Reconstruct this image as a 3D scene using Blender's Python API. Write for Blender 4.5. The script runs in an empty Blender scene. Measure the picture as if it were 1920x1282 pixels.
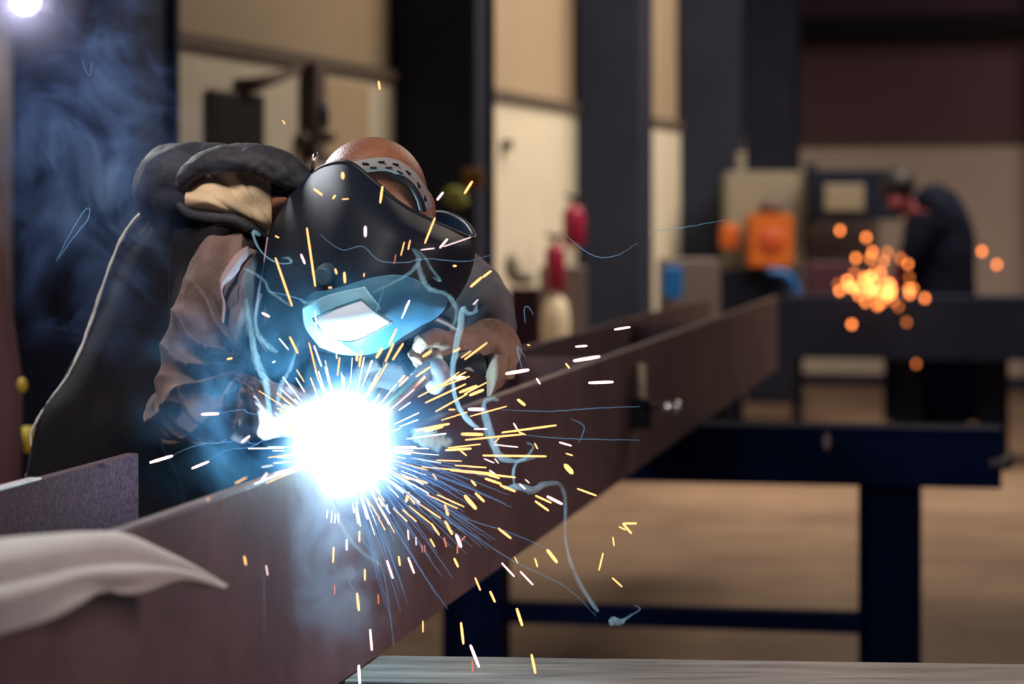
import bpy, math, random
from mathutils import Vector, Matrix, noise
random.seed(7)
C = bpy.context.scene
COL = C.collection
PI = math.pi
F, CX, HY, H = 4533.0, 960.0, 420.0, 1.63      # focal length in pixels, principal column, horizon row, eye height

# ------------------------------------------------------------------ camera
cam = bpy.data.cameras.new('camera'); co = bpy.data.objects.new('camera', cam); COL.objects.link(co)
co.location = (0, 0, H); co.rotation_euler = (PI/2, 0, 0)
cam.lens = 85.0; cam.sensor_width = 36.0; cam.shift_y = -221/1920.0
cam.clip_start = 0.05; cam.clip_end = 200
cam.dof.use_dof = True; cam.dof.focus_distance = 3.72; cam.dof.aperture_fstop = 3.0; cam.dof.aperture_blades = 9
C.camera = co
C.view_settings.view_transform = 'Standard'; C.view_settings.look = 'None'
C.view_settings.exposure = 0.0; C.view_settings.gamma = 1.0; C.view_settings.use_curve_mapping = False
C.cycles.use_denoising = True
C.cycles.volume_step_rate = 1.0
C.cycles.volume_max_steps = 96
C.cycles.volume_bounces = 0
C.cycles.max_bounces = 6
C.cycles.sample_clamp_indirect = 4.0

# ------------------------------------------------------------------ world
w = bpy.data.worlds.new('world'); C.world = w; w.use_nodes = True
w.node_tree.nodes['Background'].inputs[0].default_value = (0.36, 0.33, 0.62, 1)
w.node_tree.nodes['Background'].inputs[1].default_value = 0.062

def P(x, y, D):
    return Vector(((x-CX)*D/F, D, H+(HY-y)*D/F))

# ------------------------------------------------------------------ lights
def area(name, loc, target, size, energy, color, sy=None, spread=None):
    l = bpy.data.lights.new(name, 'AREA'); l.energy = energy; l.color = color
    l.shape = 'RECTANGLE'; l.size = size; l.size_y = sy or size
    if spread: l.spread = spread
    o = bpy.data.objects.new(name, l); COL.objects.link(o); o.location = loc
    o.rotation_euler = (Vector(target)-Vector(loc)).to_track_quat('-Z', 'Y').to_euler()
    return o
WARM = (1.0, 0.84, 0.64)
ROSE = (1.0, 0.62, 0.55)
area('hall_light', (3.0, 13.0, 5.4), (-0.2, 13.6, 0.9), 2.2, 235, WARM)
area('hall_light', (4.0, 17.2, 5.2), (1.0, 18.2, 1.0), 2.0, 155, WARM, spread=2.2)
area('hall_light', (1.8, 14.6, 6.0), (1.8, 14.8, 0), 1.6, 75, WARM, spread=1.5)
area('hall_light', (7.0, 19.0, 5.5), (6.0, 23.5, 1.6), 2.0, 38, (1.0, 0.66, 0.62), spread=1.8)  # rosy fill added to lift the far wall
area('side_fill', (3.4, 3.0, 2.6), (-0.3, 3.8, 1.3), 1.5, 22, (1.0, 0.76, 0.76), spread=1.7)  # unseen fill added at right to put a sheen on the helmet
area('back_light', (-2.2, 6.6, 3.3), (-0.4, 4.0, 1.6), 0.5, 100, (0.90, 0.93, 1.0))
area('roof_light', (-1.5, 1.9, 4.0), (-0.5, 3.9, 1.4), 0.8, 22, (1.0, 0.92, 0.86), spread=1.4)
ARC = P(650, 832, 3.63)
pl = bpy.data.lights.new('arc_light', 'POINT'); pl.energy = 12; pl.color = (0.42, 0.76, 1.0); pl.shadow_soft_size = 0.02
po = bpy.data.objects.new('arc_light', pl); COL.objects.link(po); po.location = ARC

# ------------------------------------------------------------------ materials
def mat(name, col, rough=0.6, metal=0.0, var=0.0, scale=8.0, bump=0.0, coat=0.0, spec=0.5, col2=None, stretch=(1,1,1), detail=5, bscale=None):
    m = bpy.data.materials.new(name); m.use_nodes = True
    nt = m.node_tree; b = nt.nodes['Principled BSDF']
    b.inputs['Base Color'].default_value = (*col, 1); b.inputs['Roughness'].default_value = rough
    b.inputs['Metallic'].default_value = metal; b.inputs['Coat Weight'].default_value = coat
    b.inputs['Specular IOR Level'].default_value = spec
    if var or col2 or bump:
        tc = nt.nodes.new('ShaderNodeTexCoord'); mp = nt.nodes.new('ShaderNodeMapping')
        mp.inputs['Scale'].default_value = stretch
        nt.links.new(tc.outputs['Object'], mp.inputs[0])
        n = nt.nodes.new('ShaderNodeTexNoise'); n.inputs['Scale'].default_value = scale; n.inputs['Detail'].default_value = detail
        n.inputs['Roughness'].default_value = 0.65
        nt.links.new(mp.outputs[0], n.inputs['Vector'])
        if var or col2:
            r = nt.nodes.new('ShaderNodeValToRGB')
            c2 = col2 or tuple(min(1, c*(1+var)) for c in col); c1 = col if col2 else tuple(c*(1-var) for c in col)
            r.color_ramp.elements[0].position = 0.35; r.color_ramp.elements[0].color = (*c1, 1)
            r.color_ramp.elements[1].position = 0.66; r.color_ramp.elements[1].color = (*c2, 1)
            nt.links.new(n.outputs['Fac'], r.inputs[0]); nt.links.new(r.outputs[0], b.inputs['Base Color'])
        if bump:
            n2 = nt.nodes.new('ShaderNodeTexNoise'); n2.inputs['Scale'].default_value = bscale or scale*6; n2.inputs['Detail'].default_value = 4
            nt.links.new(mp.outputs[0], n2.inputs['Vector'])
            bp = nt.nodes.new('ShaderNodeBump'); bp.inputs['Strength'].default_value = bump; bp.inputs['Distance'].default_value = 0.004
            nt.links.new(n2.outputs['Fac'], bp.inputs['Height']); nt.links.new(bp.outputs[0], b.inputs['Normal'])
    return m
def emat(name, col, strength):
    m = bpy.data.materials.new(name); m.use_nodes = True; nt = m.node_tree; nt.nodes.clear()
    o = nt.nodes.new('ShaderNodeOutputMaterial'); e = nt.nodes.new('ShaderNodeEmission')
    e.inputs[0].default_value = (*col, 1); e.inputs[1].default_value = strength
    nt.links.new(e.outputs[0], o.inputs[0]); return m

M = {}
M['wall_low'] = mat('cream wall panel', (0.56, 0.51, 0.42), 0.7, var=0.05, scale=1.5)
M['wall_up'] = mat('tan wall cladding', (0.33, 0.25, 0.175), 0.6, var=0.05, scale=1.5)
M['seam'] = mat('wall rail', (0.10, 0.075, 0.06), 0.6)
M['floor'] = mat('concrete floor', (0.115, 0.070, 0.052), 0.6, col2=(0.25, 0.17, 0.115), scale=0.8, bump=0.1, bscale=20, detail=7, spec=0.3)
M['column'] = mat('blue grey painted column', (0.018, 0.023, 0.044), 0.6, var=0.15, scale=2, spec=0.2)
M['farband'] = mat('dark girder paint', (0.010, 0.011, 0.018), 0.7, spec=0.15)
M['beam'] = mat('red primed steel', (0.092, 0.055, 0.062), 0.6, metal=0.0, col2=(0.160, 0.094, 0.098), scale=4, bump=0.12, bscale=60, detail=9, spec=0.3)
M['edge'] = mat('lit top edge steel', (0.33, 0.27, 0.25), 0.35, metal=0.5, var=0.3, scale=20)  # brightness of the lit flange tops put into the colour
M['scale'] = mat('mill scale steel', (0.026, 0.012, 0.016), 0.8, metal=0.0, col2=(0.080, 0.036, 0.042), scale=160, bump=0.3, bscale=300, detail=3, spec=0.12)
M['plate'] = mat('bare steel plate', (0.10, 0.080, 0.065), 0.6, metal=0.0, col2=(0.24, 0.195, 0.16), scale=9, stretch=(0.4, 3, 1), bump=0.1, bscale=80, spec=0.2)
M['blue'] = mat('dark blue trestle paint', (0.002, 0.007, 0.036), 0.7, var=0.2, scale=4, spec=0.06)
M['navy'] = mat('navy workshop paint', (0.008, 0.011, 0.026), 0.6, var=0.2, scale=4, spec=0.12)
M['black'] = mat('black plastic', (0.010, 0.010, 0.013), 0.5, spec=0.25)
M['shell'] = mat('black helmet shell', (0.008, 0.011, 0.019), 0.52, spec=0.14)
M['visor'] = mat('blue lit visor plastic', (0.045, 0.17, 0.27), 0.4, spec=0.4)  # blue of the arc's light on the shell put into the base colour
M['lens'] = mat('arc glare cover lens', (0.95, 0.95, 0.93), 0.3, coat=0.3)  # near white stands for the arc reflecting in dark glass
M['lensline'] = mat('dark lens gasket', (0.01, 0.06, 0.06), 0.5)
M['strap'] = mat('grey headband plastic', (0.24, 0.235, 0.225), 0.6, spec=0.2)
M['silver'] = mat('polished steel', (0.6, 0.6, 0.6), 0.2, metal=1)
M['skin'] = mat('reddened skin', (0.17, 0.066, 0.036), 0.42, col2=(0.29, 0.120, 0.064), scale=16, bump=0.35, bscale=260)
M['jacket'] = mat('dark leather work jacket', (0.010, 0.009, 0.012), 0.8, var=0.25, scale=14, bump=0.25, bscale=120, spec=0.12)
M['sleeve'] = mat('brown suede sleeve', (0.055, 0.038, 0.038), 0.85, col2=(0.20, 0.130, 0.112), scale=6, bump=0.35, bscale=160, spec=0.12)
M['collar'] = mat('charcoal padded collar', (0.026, 0.025, 0.032), 0.7, var=0.25, scale=12, bump=0.4, bscale=90, spec=0.4)
M['greysleeve'] = mat('grey work sleeve', (0.075, 0.070, 0.075), 0.75, var=0.15, scale=12, bump=0.2, bscale=200)
M['khaki'] = mat('khaki shirt cloth', (0.64, 0.46, 0.28), 0.85, var=0.08, scale=12, bump=0.2, bscale=300)
M['lining'] = mat('pale pink lining', (0.36, 0.25, 0.25), 0.85, var=0.1, scale=12, spec=0.2)
M['rimlight'] = mat('pale rim light strip', (0.80, 0.82, 0.80), 0.6, var=0.2, scale=30)  # pale colour standing for rim light on the jacket
M['glove'] = mat('tan leather gauntlet', (0.24, 0.155, 0.105), 0.85, col2=(0.38, 0.26, 0.18), scale=14, bump=0.6, bscale=110, spec=0.15)
M['glovegrey'] = mat('sooty leather glove', (0.055, 0.05, 0.048), 0.85, var=0.3, scale=20, bump=0.4, bscale=140, spec=0.15)
M['trouser'] = mat('navy work trousers', (0.006, 0.008, 0.019), 0.9, var=0.2, scale=10, spec=0.06)
M['boot'] = mat('black work boot', (0.015, 0.013, 0.012), 0.5)
M['copper'] = mat('copper nozzle', (0.75, 0.42, 0.16), 0.28, metal=0.9, var=0.15, scale=30)
M['neck'] = mat('grey torch neck', (0.35, 0.34, 0.35), 0.4)
M['cloth'] = mat('cream cotton cloth', (0.60, 0.59, 0.55), 0.9, var=0.06, scale=8, bump=0.2, bscale=200, spec=0.2)
M['machine'] = mat('beige machine casing', (0.21, 0.19, 0.15), 0.6, var=0.08, scale=3)
M['machgrey'] = mat('grey machine casing', (0.11, 0.085, 0.085), 0.6)
M['orange'] = mat('orange casing', (0.50, 0.115, 0.018), 0.6, spec=0.2)
M['orangedark'] = mat('dark orange grille', (0.42, 0.06, 0.01), 0.5)
M['red'] = mat('red extinguisher paint', (0.22, 0.008, 0.035), 0.4, spec=0.3)
M['creamcyl'] = mat('cream gas bottle paint', (0.55, 0.47, 0.36), 0.5)
M['bluebox'] = mat('bright blue paint', (0.0, 0.10, 0.36), 0.5)
M['maroon'] = mat('maroon drum', (0.05, 0.012, 0.03), 0.5)
M['screen'] = mat('grey screen', (0.24, 0.20, 0.15), 0.3)
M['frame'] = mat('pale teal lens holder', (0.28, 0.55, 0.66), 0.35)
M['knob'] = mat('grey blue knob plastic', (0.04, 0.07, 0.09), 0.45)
M['yellow'] = mat('yellow paint', (0.5, 0.36, 0.02), 0.5)
M['hivis'] = mat('yellow green fabric', (0.22, 0.24, 0.05), 0.7)
M['brown'] = mat('brown cabinet', (0.09, 0.06, 0.055), 0.6)
M['tan'] = mat('tan board', (0.42, 0.32, 0.21), 0.7)
M['rust'] = mat('red brown painted wood', (0.11, 0.045, 0.05), 0.7)
M['pinkskin'] = mat('flushed face', (0.20, 0.045, 0.065), 0.7, spec=0.2)

# ------------------------------------------------------------------ mesh helpers
def link(name, verts, faces, m, parent=None, smooth=False):
    me = bpy.data.meshes.new(name); me.from_pydata([tuple(v) for v in verts], [], faces); me.update()
    import bmesh
    bm = bmesh.new(); bm.from_mesh(me); bmesh.ops.recalc_face_normals(bm, faces=bm.faces); bm.to_mesh(me); bm.free()
    me.materials.append(m)
    if smooth:
        for p in me.polygons: p.use_smooth = True
    o = bpy.data.objects.new(name, me); COL.objects.link(o)
    if parent: o.parent = parent; o.matrix_parent_inverse = parent.matrix_basis.inverted()
    return o
class MB:
    def __init__(s): s.v = []; s.f = []
    def add(s, v, f):
        k = len(s.v); s.v += [Vector(a) for a in v]; s.f += [tuple(i+k for i in q) for q in f]; return s
    def box(s, x0, x1, y0, y1, z0, z1, R=None, T=None):
        v = [Vector((x, y, z)) for x in (x0, x1) for y in (y0, y1) for z in (z0, z1)]
        if R: v = [R @ a for a in v]
        if T: v = [a+Vector(T) for a in v]
        return s.add(v, [(0,1,3,2),(4,6,7,5),(0,4,5,1),(2,3,7,6),(0,2,6,4),(1,5,7,3)])
    def tube(s, pts, rad, n=14, flat=None, cap=True, fold=None):
        pts = [Vector(p) for p in pts]; m = len(pts)
        if not isinstance(rad, (list, tuple)): rad = [rad]*m
        prev = None; v = []
        for i, p in enumerate(pts):
            t = (pts[min(i+1, m-1)]-pts[max(i-1, 0)]).normalized()
            if prev is None: a = t.cross(Vector((0, 1, 0)) if abs(t.y) < 0.9 else Vector((1, 0, 0))).normalized()
            else: a = (prev - t*prev.dot(t)).normalized()
            prev = a; b = t.cross(a)
            r = rad[i]; ra, rb = r if isinstance(r, tuple) else (r, r)
            for k in range(n):
                th = 2*PI*k/n; g = fold(i/(m-1), th) if fold else 1.0
                v.append(p + a*math.cos(th)*ra*g + b*math.sin(th)*rb*g)
        f = [(i*n+k, i*n+(k+1) % n, (i+1)*n+(k+1) % n, (i+1)*n+k) for i in range(m-1) for k in range(n)]
        if cap:
            f += [tuple(range(n-1, -1, -1)), tuple(range((m-1)*n, m*n))]
        return s.add(v, f)
    def ball(s, c, r, R=None, n=20, m=14):
        c = Vector(c); rx, ry, rz = r if isinstance(r, (tuple, list)) else (r, r, r)
        v = []; f = []
        for i in range(1, m):
            ph = PI*i/m
            for k in range(n):
                th = 2*PI*k/n; q = Vector((rx*math.sin(ph)*math.cos(th), ry*math.sin(ph)*math.sin(th), rz*math.cos(ph)))
                v.append(c + (R @ q if R else q))
        t = Vector((0, 0, rz)); v.append(c+(R @ t if R else t)); v.append(c-(R @ t if R else t)); a = (m-1)*n
        for i in range(m-2):
            for k in range(n): f.append((i*n+k, (i+1)*n+k, (i+1)*n+(k+1) % n, i*n+(k+1) % n))
        for k in range(n): f.append((a, k, (k+1) % n)); f.append((a+1, (m-2)*n+(k+1) % n, (m-2)*n+k))
        return s.add(v, f)
    def build(s, name, m, parent=None, smooth=False, bevel=0, sub=0, solid=0, remesh=0, its=6):
        o = link(name, s.v, s.f, m, parent, smooth)
        if solid:
            d = o.modifiers.new('solid', 'SOLIDIFY'); d.thickness = solid; d.offset = 0
        if remesh:
            d = o.modifiers.new('remesh', 'REMESH'); d.mode = 'VOXEL'; d.voxel_size = remesh; d.use_smooth_shade = True
            d = o.modifiers.new('smooth', 'SMOOTH'); d.iterations = its; d.factor = 0.6
        if bevel:
            d = o.modifiers.new('bevel', 'BEVEL'); d.width = bevel; d.segments = 2
        if sub:
            d = o.modifiers.new('sub', 'SUBSURF'); d.levels = sub; d.render_levels = sub
        return o
def tag(o, label=None, cat=None, group=None, kind=None):
    if label: o['label'] = label
    if cat: o['category'] = cat
    if group: o['group'] = group
    if kind: o['kind'] = kind
    return o
def thing(name, label, cat, loc=(0, 0, 0), rz=0, group=None):
    o = bpy.data.objects.new(name, None); COL.objects.link(o); o.location = loc; o.rotation_euler = (0, 0, rz)
    o.empty_display_size = 0.1
    return tag(o, label, cat, group)
def cr(pts, n):                                   # smooth curve through control tuples
    out = []; m = len(pts)
    for j in range(n):
        t = j/(n-1)*(m-1); i = min(int(t), m-2); u = t-i
        p0, p1, p2, p3 = pts[max(i-1, 0)], pts[i], pts[i+1], pts[min(i+2, m-1)]
        out.append(tuple(0.5*((2*b)+(-a+c)*u+(2*a-5*b+4*c-d)*u*u+(-a+3*b-3*c+d)*u**3) for a, b, c, d in zip(p0, p1, p2, p3)))
    return out
def grid(rows, nu, nv, fn=None):                  # surface through control rows of (x, y, D)
    rs = [cr(r, nu) for r in rows]; cols = [cr([r[j] for r in rs], nv) for j in range(nu)]
    v = []; f = []
    for i in range(nv):
        for j in range(nu):
            p = P(*cols[j][i])
            if fn: p = p+fn(j/(nu-1), i/(nv-1), p)
            v.append(p)
    for i in range(nv-1):
        for j in range(nu-1): f.append((i*nu+j, i*nu+j+1, (i+1)*nu+j+1, (i+1)*nu+j))
    b = MB(); b.add(v, f); return b, cols
def ptube(b, ctrl, n=24, k=16, fold=None, cap=True):   # control: x, y, D, ra px, rb px
    c = cr(ctrl, n); s = lambda D: D/F
    return b.tube([P(q[0], q[1], q[2]) for q in c], [(q[3]*s(q[2]), q[4]*s(q[2])) for q in c], n=k, fold=fold, cap=cap)

# ------------------------------------------------------------------ the setting
WD = Vector((0.2882, 0.9576, 0)); WN = Vector((0.9576, -0.2882, 0))   # along the side wall; out of it into the hall
def wallpt(px):                                                         # where the picture column meets the side wall
    D = 20506.0/(2324-px); return Vector(((px-CX)*D/F, D, 0))
W0 = wallpt(1490)                                                      # far corner
def frame_box(b, o, a0, a1, n0, n1, z0, z1):                           # box in wall axes from origin o
    v = [o + WD*a + WN*n + Vector((0, 0, z)) for a in (a0, a1) for n in (n0, n1) for z in (z0, z1)]
    return b.add(v, [(0,1,3,2),(4,6,7,5),(0,4,5,1),(2,3,7,6),(0,2,6,4),(1,5,7,3)])
ZP = H+0.76
def struct(o): o['kind'] = 'structure'; return o
struct(MB().box(-9, 16, -3, 34, -0.2, 0).build('floor', M['floor']))
wl = struct(frame_box(MB(), W0, -26, 0.3, -0.25, 0, 0, ZP).build('wall_left', M['wall_low']))
frame_box(MB(), W0, -26, 0.3, -0.25, -0.03, ZP+0.06, 7.5).build('upper_cladding', M['wall_up'], wl)
frame_box(MB(), W0, -26, 0.3, -0.25, 0.03, ZP, ZP+0.06).build('rail', M['seam'], wl)
wf = struct(frame_box(MB(), W0, 0, 0.25, -0.2, 14, 0, ZP+0.02).build('wall_far', M['wall_low']))
up = frame_box(MB(), W0, 0.02, 0.25, -0.2, 14, ZP+0.1, 3.65).build('upper_cladding', mat('shaded far cladding', (0.105, 0.055, 0.065), 0.6, var=0.06, scale=1), wf)  # fall-off of light on the far wall put into a darker colour
frame_box(MB(), W0, -0.02, 0.25, 0, 14, ZP+0.02, ZP+0.1).build('rail', M['seam'], wf)
frame_box(MB(), W0, 0.02, 0.25, -0.2, 14, 3.65, 7.5).build('top_cladding', mat('shaded top cladding', (0.05, 0.024, 0.042), 0.6), wf)  # deeper shade put into the colour above the girder
struct(frame_box(MB(), W0, -0.28, 0.0, 0.0, 2.62, H+1.87, H+2.08).build('trim_1', M['farband']))
struct(frame_box(MB(), W0, -0.12, 0.0, 0, 14, 0, 0.12).build('trim_2', M['column']))
def column(name, px, label, z1=7.0, rng=(0.45, 0.35)):
    p, L = rng; o = wallpt(px); t = thing(name, label, 'column', o)
    b = MB(); tf = 0.03
    frame_box(b, o, 0, tf, 0.004, p, 0, z1); frame_box(b, o, L-tf, L, 0.004, p, 0, z1)
    b.build('flange', M['column'], t)
    frame_box(MB(), o, tf, L-tf, p*0.25, p-0.03, 0, z1).build('web', M['column'], t)
    frame_box(MB(), o, -0.05, L+0.05, 0.004, p+0.06, 0, 0.025).build('base_plate', M['column'], t)
    return t
column('steel_column', 22, 'dark steel column at far left behind the welder', rng=(0.50, 0.38))
column('steel_column', 741, 'dark blue grey column rising behind the welder\'s head')
column('steel_column', 1081, 'slate column to the right of the red extinguisher')
column('steel_column', 1275, 'navy column left of the beige machine cabinet')
column('steel_column', 1396, 'black column in the far corner above the beige cabinet')
# column against the far wall, at the right edge
o = W0 + WN*2.47 - WD*0.28
t = thing('steel_column', 'dark steel column against the far wall near the right picture edge', 'column', o)
frame_box(MB(), o, 0, 0.26, 0, 0.16, 0, 7).build('shaft', M['farband'], t)
frame_box(MB(), o, -0.04, 0.27, -0.04, 0.20, 0, 0.025).build('base_plate', M['farband'], t)

# ------------------------------------------------------------------ the long beam
BD = Vector((0.1932, 1.0, 0)); BN = Vector((1.0, -0.1932, 0)).normalized()
BX0 = -0.968
def bpt(D, off=0.0, z=0.0): return Vector((BX0+0.1932*D, D, 0)) + BN*off + Vector((0, 0, z))
ZT, ZB = H-0.349, H-0.695
def bbox(b, D0, D1, n0, n1, z0, z1):
    v = [bpt(D, n, z) for D in (D0, D1) for n in (n0, n1) for z in (z0, z1)]
    return b.add(v, [(0,1,3,2),(4,6,7,5),(0,4,5,1),(2,3,7,6),(0,2,6,4),(1,5,7,3)])
beam = thing('steel_beam', 'long reddish steel beam being welded, running from lower left to far right', 'steel beam', bpt(2.0, 0, ZB))
bbox(MB(), 1.5, 11.6, -0.018, 0, ZB, ZT).build('front_flange', M['beam'], beam, bevel=0.002)
bbox(MB(), 1.5, 11.6, -0.0165, -0.0015, ZT, ZT+0.0025).build('lit_edge', M['edge'], beam)  # thin pale strip painting the light along the flange top
bbox(MB(), 5.2, 11.5, -0.31, -0.018, ZT-0.19, ZT-0.175).build('web', M['beam'], beam)
bbox(MB(), 5.2, 11.5, -0.328, -0.31, ZB, ZT).build('rear_flange', M['beam'], beam, bevel=0.002)
for D in (6.62, 8.9):
    bbox(MB(), D, D+0.02, -0.31, -0.018, ZT-0.175, ZT-0.02).build('stiffener', M['beam'], beam)
# short near beam, seen as a plate behind the cloth
nb = thing('steel_beam', 'short dark grainy steel beam end at left, behind the cream cloth', 'steel beam', bpt(2.0, -0.3, ZB))
bbox(MB(), 1.6, 3.63, -0.328, -0.308, ZB, ZT).build('flange', M['scale'], nb, bevel=0.002)
bbox(MB(), 1.6, 3.25, -0.3265, -0.3095, ZT, ZT+0.0025).build('lit_edge', M['edge'], nb)  # same painted lit strip on the short beam
bbox(MB(), 1.6, 3.62, -0.60, -0.328, ZT-0.19, ZT-0.175).build('web', M['scale'], nb)

# ------------------------------------------------------------------ trestles
def trestle(label, origin, L0, L1, top, m, mt, leg_x, hgt=0.20, wid=0.20, rung=True, tilt=-0.19):
    """I-section cross beam on two post legs; origin = point on the centreline at floor level"""
    t = thing('steel_trestle', label, 'trestle', origin, math.atan(tilt))
    R = Matrix.Rotation(math.atan(tilt), 3, 'Z')
    T = Vector(origin)
    def bx(b, *a): return b.box(*a, R=R, T=T)
    bx(MB(), L0, L1, -wid/2, wid/2, top-0.016, top).build('top_flange', mt, t, bevel=0.002)
    bx(MB(), L0, L1, -wid/2, wid/2, top-hgt, top-hgt+0.016).build('bottom_flange', m, t, bevel=0.002)
    bx(MB(), L0, L1, -wid/2+0.006, -wid/2+0.03, top-hgt+0.016, top-0.016).build('web', m, t)
    for lx in leg_x:
        b = MB(); bx(b, lx-0.105, lx-0.09, -0.09, 0.09, 0.02, top-hgt); bx(b, lx+0.09, lx+0.105, -0.09, 0.09, 0.02, top-hgt)
        bx(b, lx-0.09, lx+0.09, -0.03, 0.02, 0.02, top-hgt)
        lg = b.build('leg', m, t)
        bx(MB(), lx-0.16, lx+0.16, -0.16, 0.16, 0, 0.02).build('foot_plate', m, lg)
    if rung:
        bx(MB(), leg_x[0]+0.105, leg_x[1]-0.105, -0.035, 0.035, 0.215, 0.285).build('lower_rung', m, t)
    return t
c = P(1500, 420, 8.42); ori = (c.x, 8.42, 0)
trestle('dark blue steel trestle carrying the beam, in full view at right', ori, -1.35, (1875-1500)*8.3/F, ZB-0.002, M['blue'], M['blue'], (-1.15, (1668-1500)*8.38/F))
# pale lug on its top
c2 = P(1551, 828, 8.26)
lg = MB().ball(c2, (0.014, 0.01, 0.03)).build('steel_pin', M['lining'], smooth=True); tag(lg, 'small pale pin on the top edge of the blue trestle', 'pin')
c3 = P(1884, 868, 8.2)
b = MB().ball(c3, (0.028, 0.03, 0.025)); b.tube([c3+Vector((-0.05, 0, 0)), c3+Vector((0.01, 0, 0))], 0.015)
tag(b.build('bolt_head', M['brown'], smooth=True), 'dark bolt head sticking out of the blue trestle end', 'bolt')
# near trestle
ori2 = (P(680, 0, 3.72).x, 3.80, 0)
trestle('grey steel topped trestle at the bottom edge under the near beam', ori2, -1.0, 1.7, ZB-0.002, M['navy'], M['plate'], (-0.75, 1.35), rung=False, tilt=-0.075, wid=0.22)
# far trestle with the second worker
ori3 = (P(1700, 0, 16.6).x, 16.8, 0)
trestle('far navy trestle table in front of the second worker', ori3, -0.83, 2.6, H-0.50, M['navy'], M['navy'], (0.03, 0.62), hgt=0.42, wid=0.7, rung=False)
# panel between its legs
R = Matrix.Rotation(math.atan(-0.19), 3, 'Z')
tag(MB().box(-0.10, 0.74, -0.05, 0.0, 0.25, 0.71, R=R, T=(ori3[0], ori3[1]+0.15, 0)).build('tool_locker', M['blue']), 'dark blue locker panel between the far trestle legs', 'locker')

# ------------------------------------------------------------------ clamp on the beam face
D0 = 6.75
cl = thing('screw_clamp', 'small clamp with a shiny screw rod on the beam face', 'clamp', bpt(D0, 0.0, ZT-0.2))
c = P(1192, 715, D0)
MB().box(-0.012, 0.012, -0.05, 0.02, -0.045, 0.05, T=(c.x+0.015, c.y, c.z)).build('upper_jaw', M['tan'], cl, bevel=0.004)
MB().box(-0.03, 0.03, -0.05, 0.02, -0.13, -0.045, T=(c.x+0.01, c.y, c.z)).build('frame', M['black'], cl, bevel=0.006)
r0, r1 = P(1200, 762, D0-0.03), P(1268, 763, D0-0.12)
MB().tube([r0, r1], 0.010).build('screw_rod', M['silver'], cl, smooth=True)
MB().ball(r1, 0.018).build('knob', M['silver'], cl, smooth=True)

# ------------------------------------------------------------------ cloth in the foreground
rows = [
 [(-60, 1085, 2.46), (0, 1060, 2.50), (80, 1040, 2.58), (160, 1020, 2.66), (230, 1010, 2.72), (300, 1040, 2.74), (370, 1072, 2.78), (424, 1100, 2.80)],
 [(-60, 1020, 2.40), (0, 1011, 2.42), (80, 1004, 2.48), (160, 1000, 2.55), (230, 1004, 2.62), (300, 1032, 2.68), (370, 1066, 2.75), (425, 1099, 2.80)],
 [(-60, 1060, 2.30), (0, 1052, 2.32), (80, 1046, 2.38), (160, 1042, 2.46), (230, 1044, 2.54), (300, 1058, 2.62), (370, 1076, 2.72), (424, 1101, 2.79)],
 [(-60, 1100, 2.24), (0, 1100, 2.26), (80, 1090, 2.33), (160, 1076, 2.42), (230, 1078, 2.50), (300, 1078, 2.60), (360, 1084, 2.70), (421, 1102, 2.78)],
 [(-60, 1150, 2.22), (0, 1146, 2.24), (80, 1126, 2.31), (150, 1100, 2.40), (200, 1104, 2.48), (270, 1106, 2.56), (340, 1086, 2.68), (416, 1102, 2.78)],
 [(-60, 1215, 2.22), (0, 1190, 2.24), (90, 1163, 2.31), (150, 1132, 2.38), (192, 1106, 2.45), (245, 1113, 2.54), (300, 1098, 2.66), (408, 1100, 2.78)]]
def clothfn(u, v, p):
    k = 0.045*((1-abs(math.sin(v*4.6+u*1.2+0.5)))**3*-1)*(1-u)**0.5*math.sin(min(1, v*1.2)*PI) + 0.005*math.sin(v*19+u*6)*(1-u)
    return Vector((0.3*k, -k, 0.3*k))
b, _ = grid(rows, 70, 44, clothfn)
cv = b.build('cloth', M['cloth'], smooth=True, solid=0.004); tag(cv, 'cream cloth draped over the near end of the long beam', 'cloth')

# ------------------------------------------------------------------ WELDER
HC, HR = P(697, 364, 3.84), Vector((0.0885, 0.098, 0.0915))
def head_D(x, y, off=0.0):                        # depth of the skull's near surface at a picture point
    D = 3.84
    for _ in range(4):
        p = P(x, y, D); dx, dz = (p.x-HC.x)/(HR.x+off), (p.z-HC.z)/(HR.z+off); q = 1-dx*dx-dz*dz
        D = HC.y - (HR.y+off)*math.sqrt(max(q, 0.0))
    return D
b = MB()
b.ball(HC, tuple(HR), n=40, m=28)
fdir = Vector((0.10, -0.55, -0.83)).normalized(); side = Vector((0.98, 0.10, 0.05)).normalized(); upf = side.cross(fdir)
b.ball(HC+fdir*0.06-Vector((0, -0.01, 0.0)), (0.078, 0.085, 0.10), n=24, m=18)                 # face mass
jaw = HC+fdir*0.08+Vector((0, 0.045, -0.05)); b.ball(jaw, (0.055, 0.055, 0.05))
nose = HC+fdir*0.125; b.tube([nose-upf*0.02, nose+fdir*0.015+upf*0.012], [0.008, 0.014], n=10)
for sx in (-1, 1):
    b.ball(HC+fdir*0.112+side*sx*0.032-upf*0.018, 0.015, n=12, m=8)                              # brow and eye
    b.ball(HC+side*sx*0.088+fdir*0.03+Vector((0, 0.02, -0.01)), (0.012, 0.024, 0.034))           # ear
b.tube([HC+fdir*0.122+upf*0.034-side*0.024, HC+fdir*0.127+upf*0.036, HC+fdir*0.122+upf*0.034+side*0.024], 0.007, n=8)  # lips
ptube(b, [(680, 395, 3.88, 55, 55), (600, 420, 3.95, 58, 58), (520, 440, 4.02, 72, 70)])          # neck
ptube(b, [(560, 440, 4.05, 60, 60), (440, 500, 4.16, 110, 100), (340, 650, 4.28, 120, 100), (290, 800, 4.38, 120, 105), (270, 920, 4.42, 130, 110)], k=24)  # trunk
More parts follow.
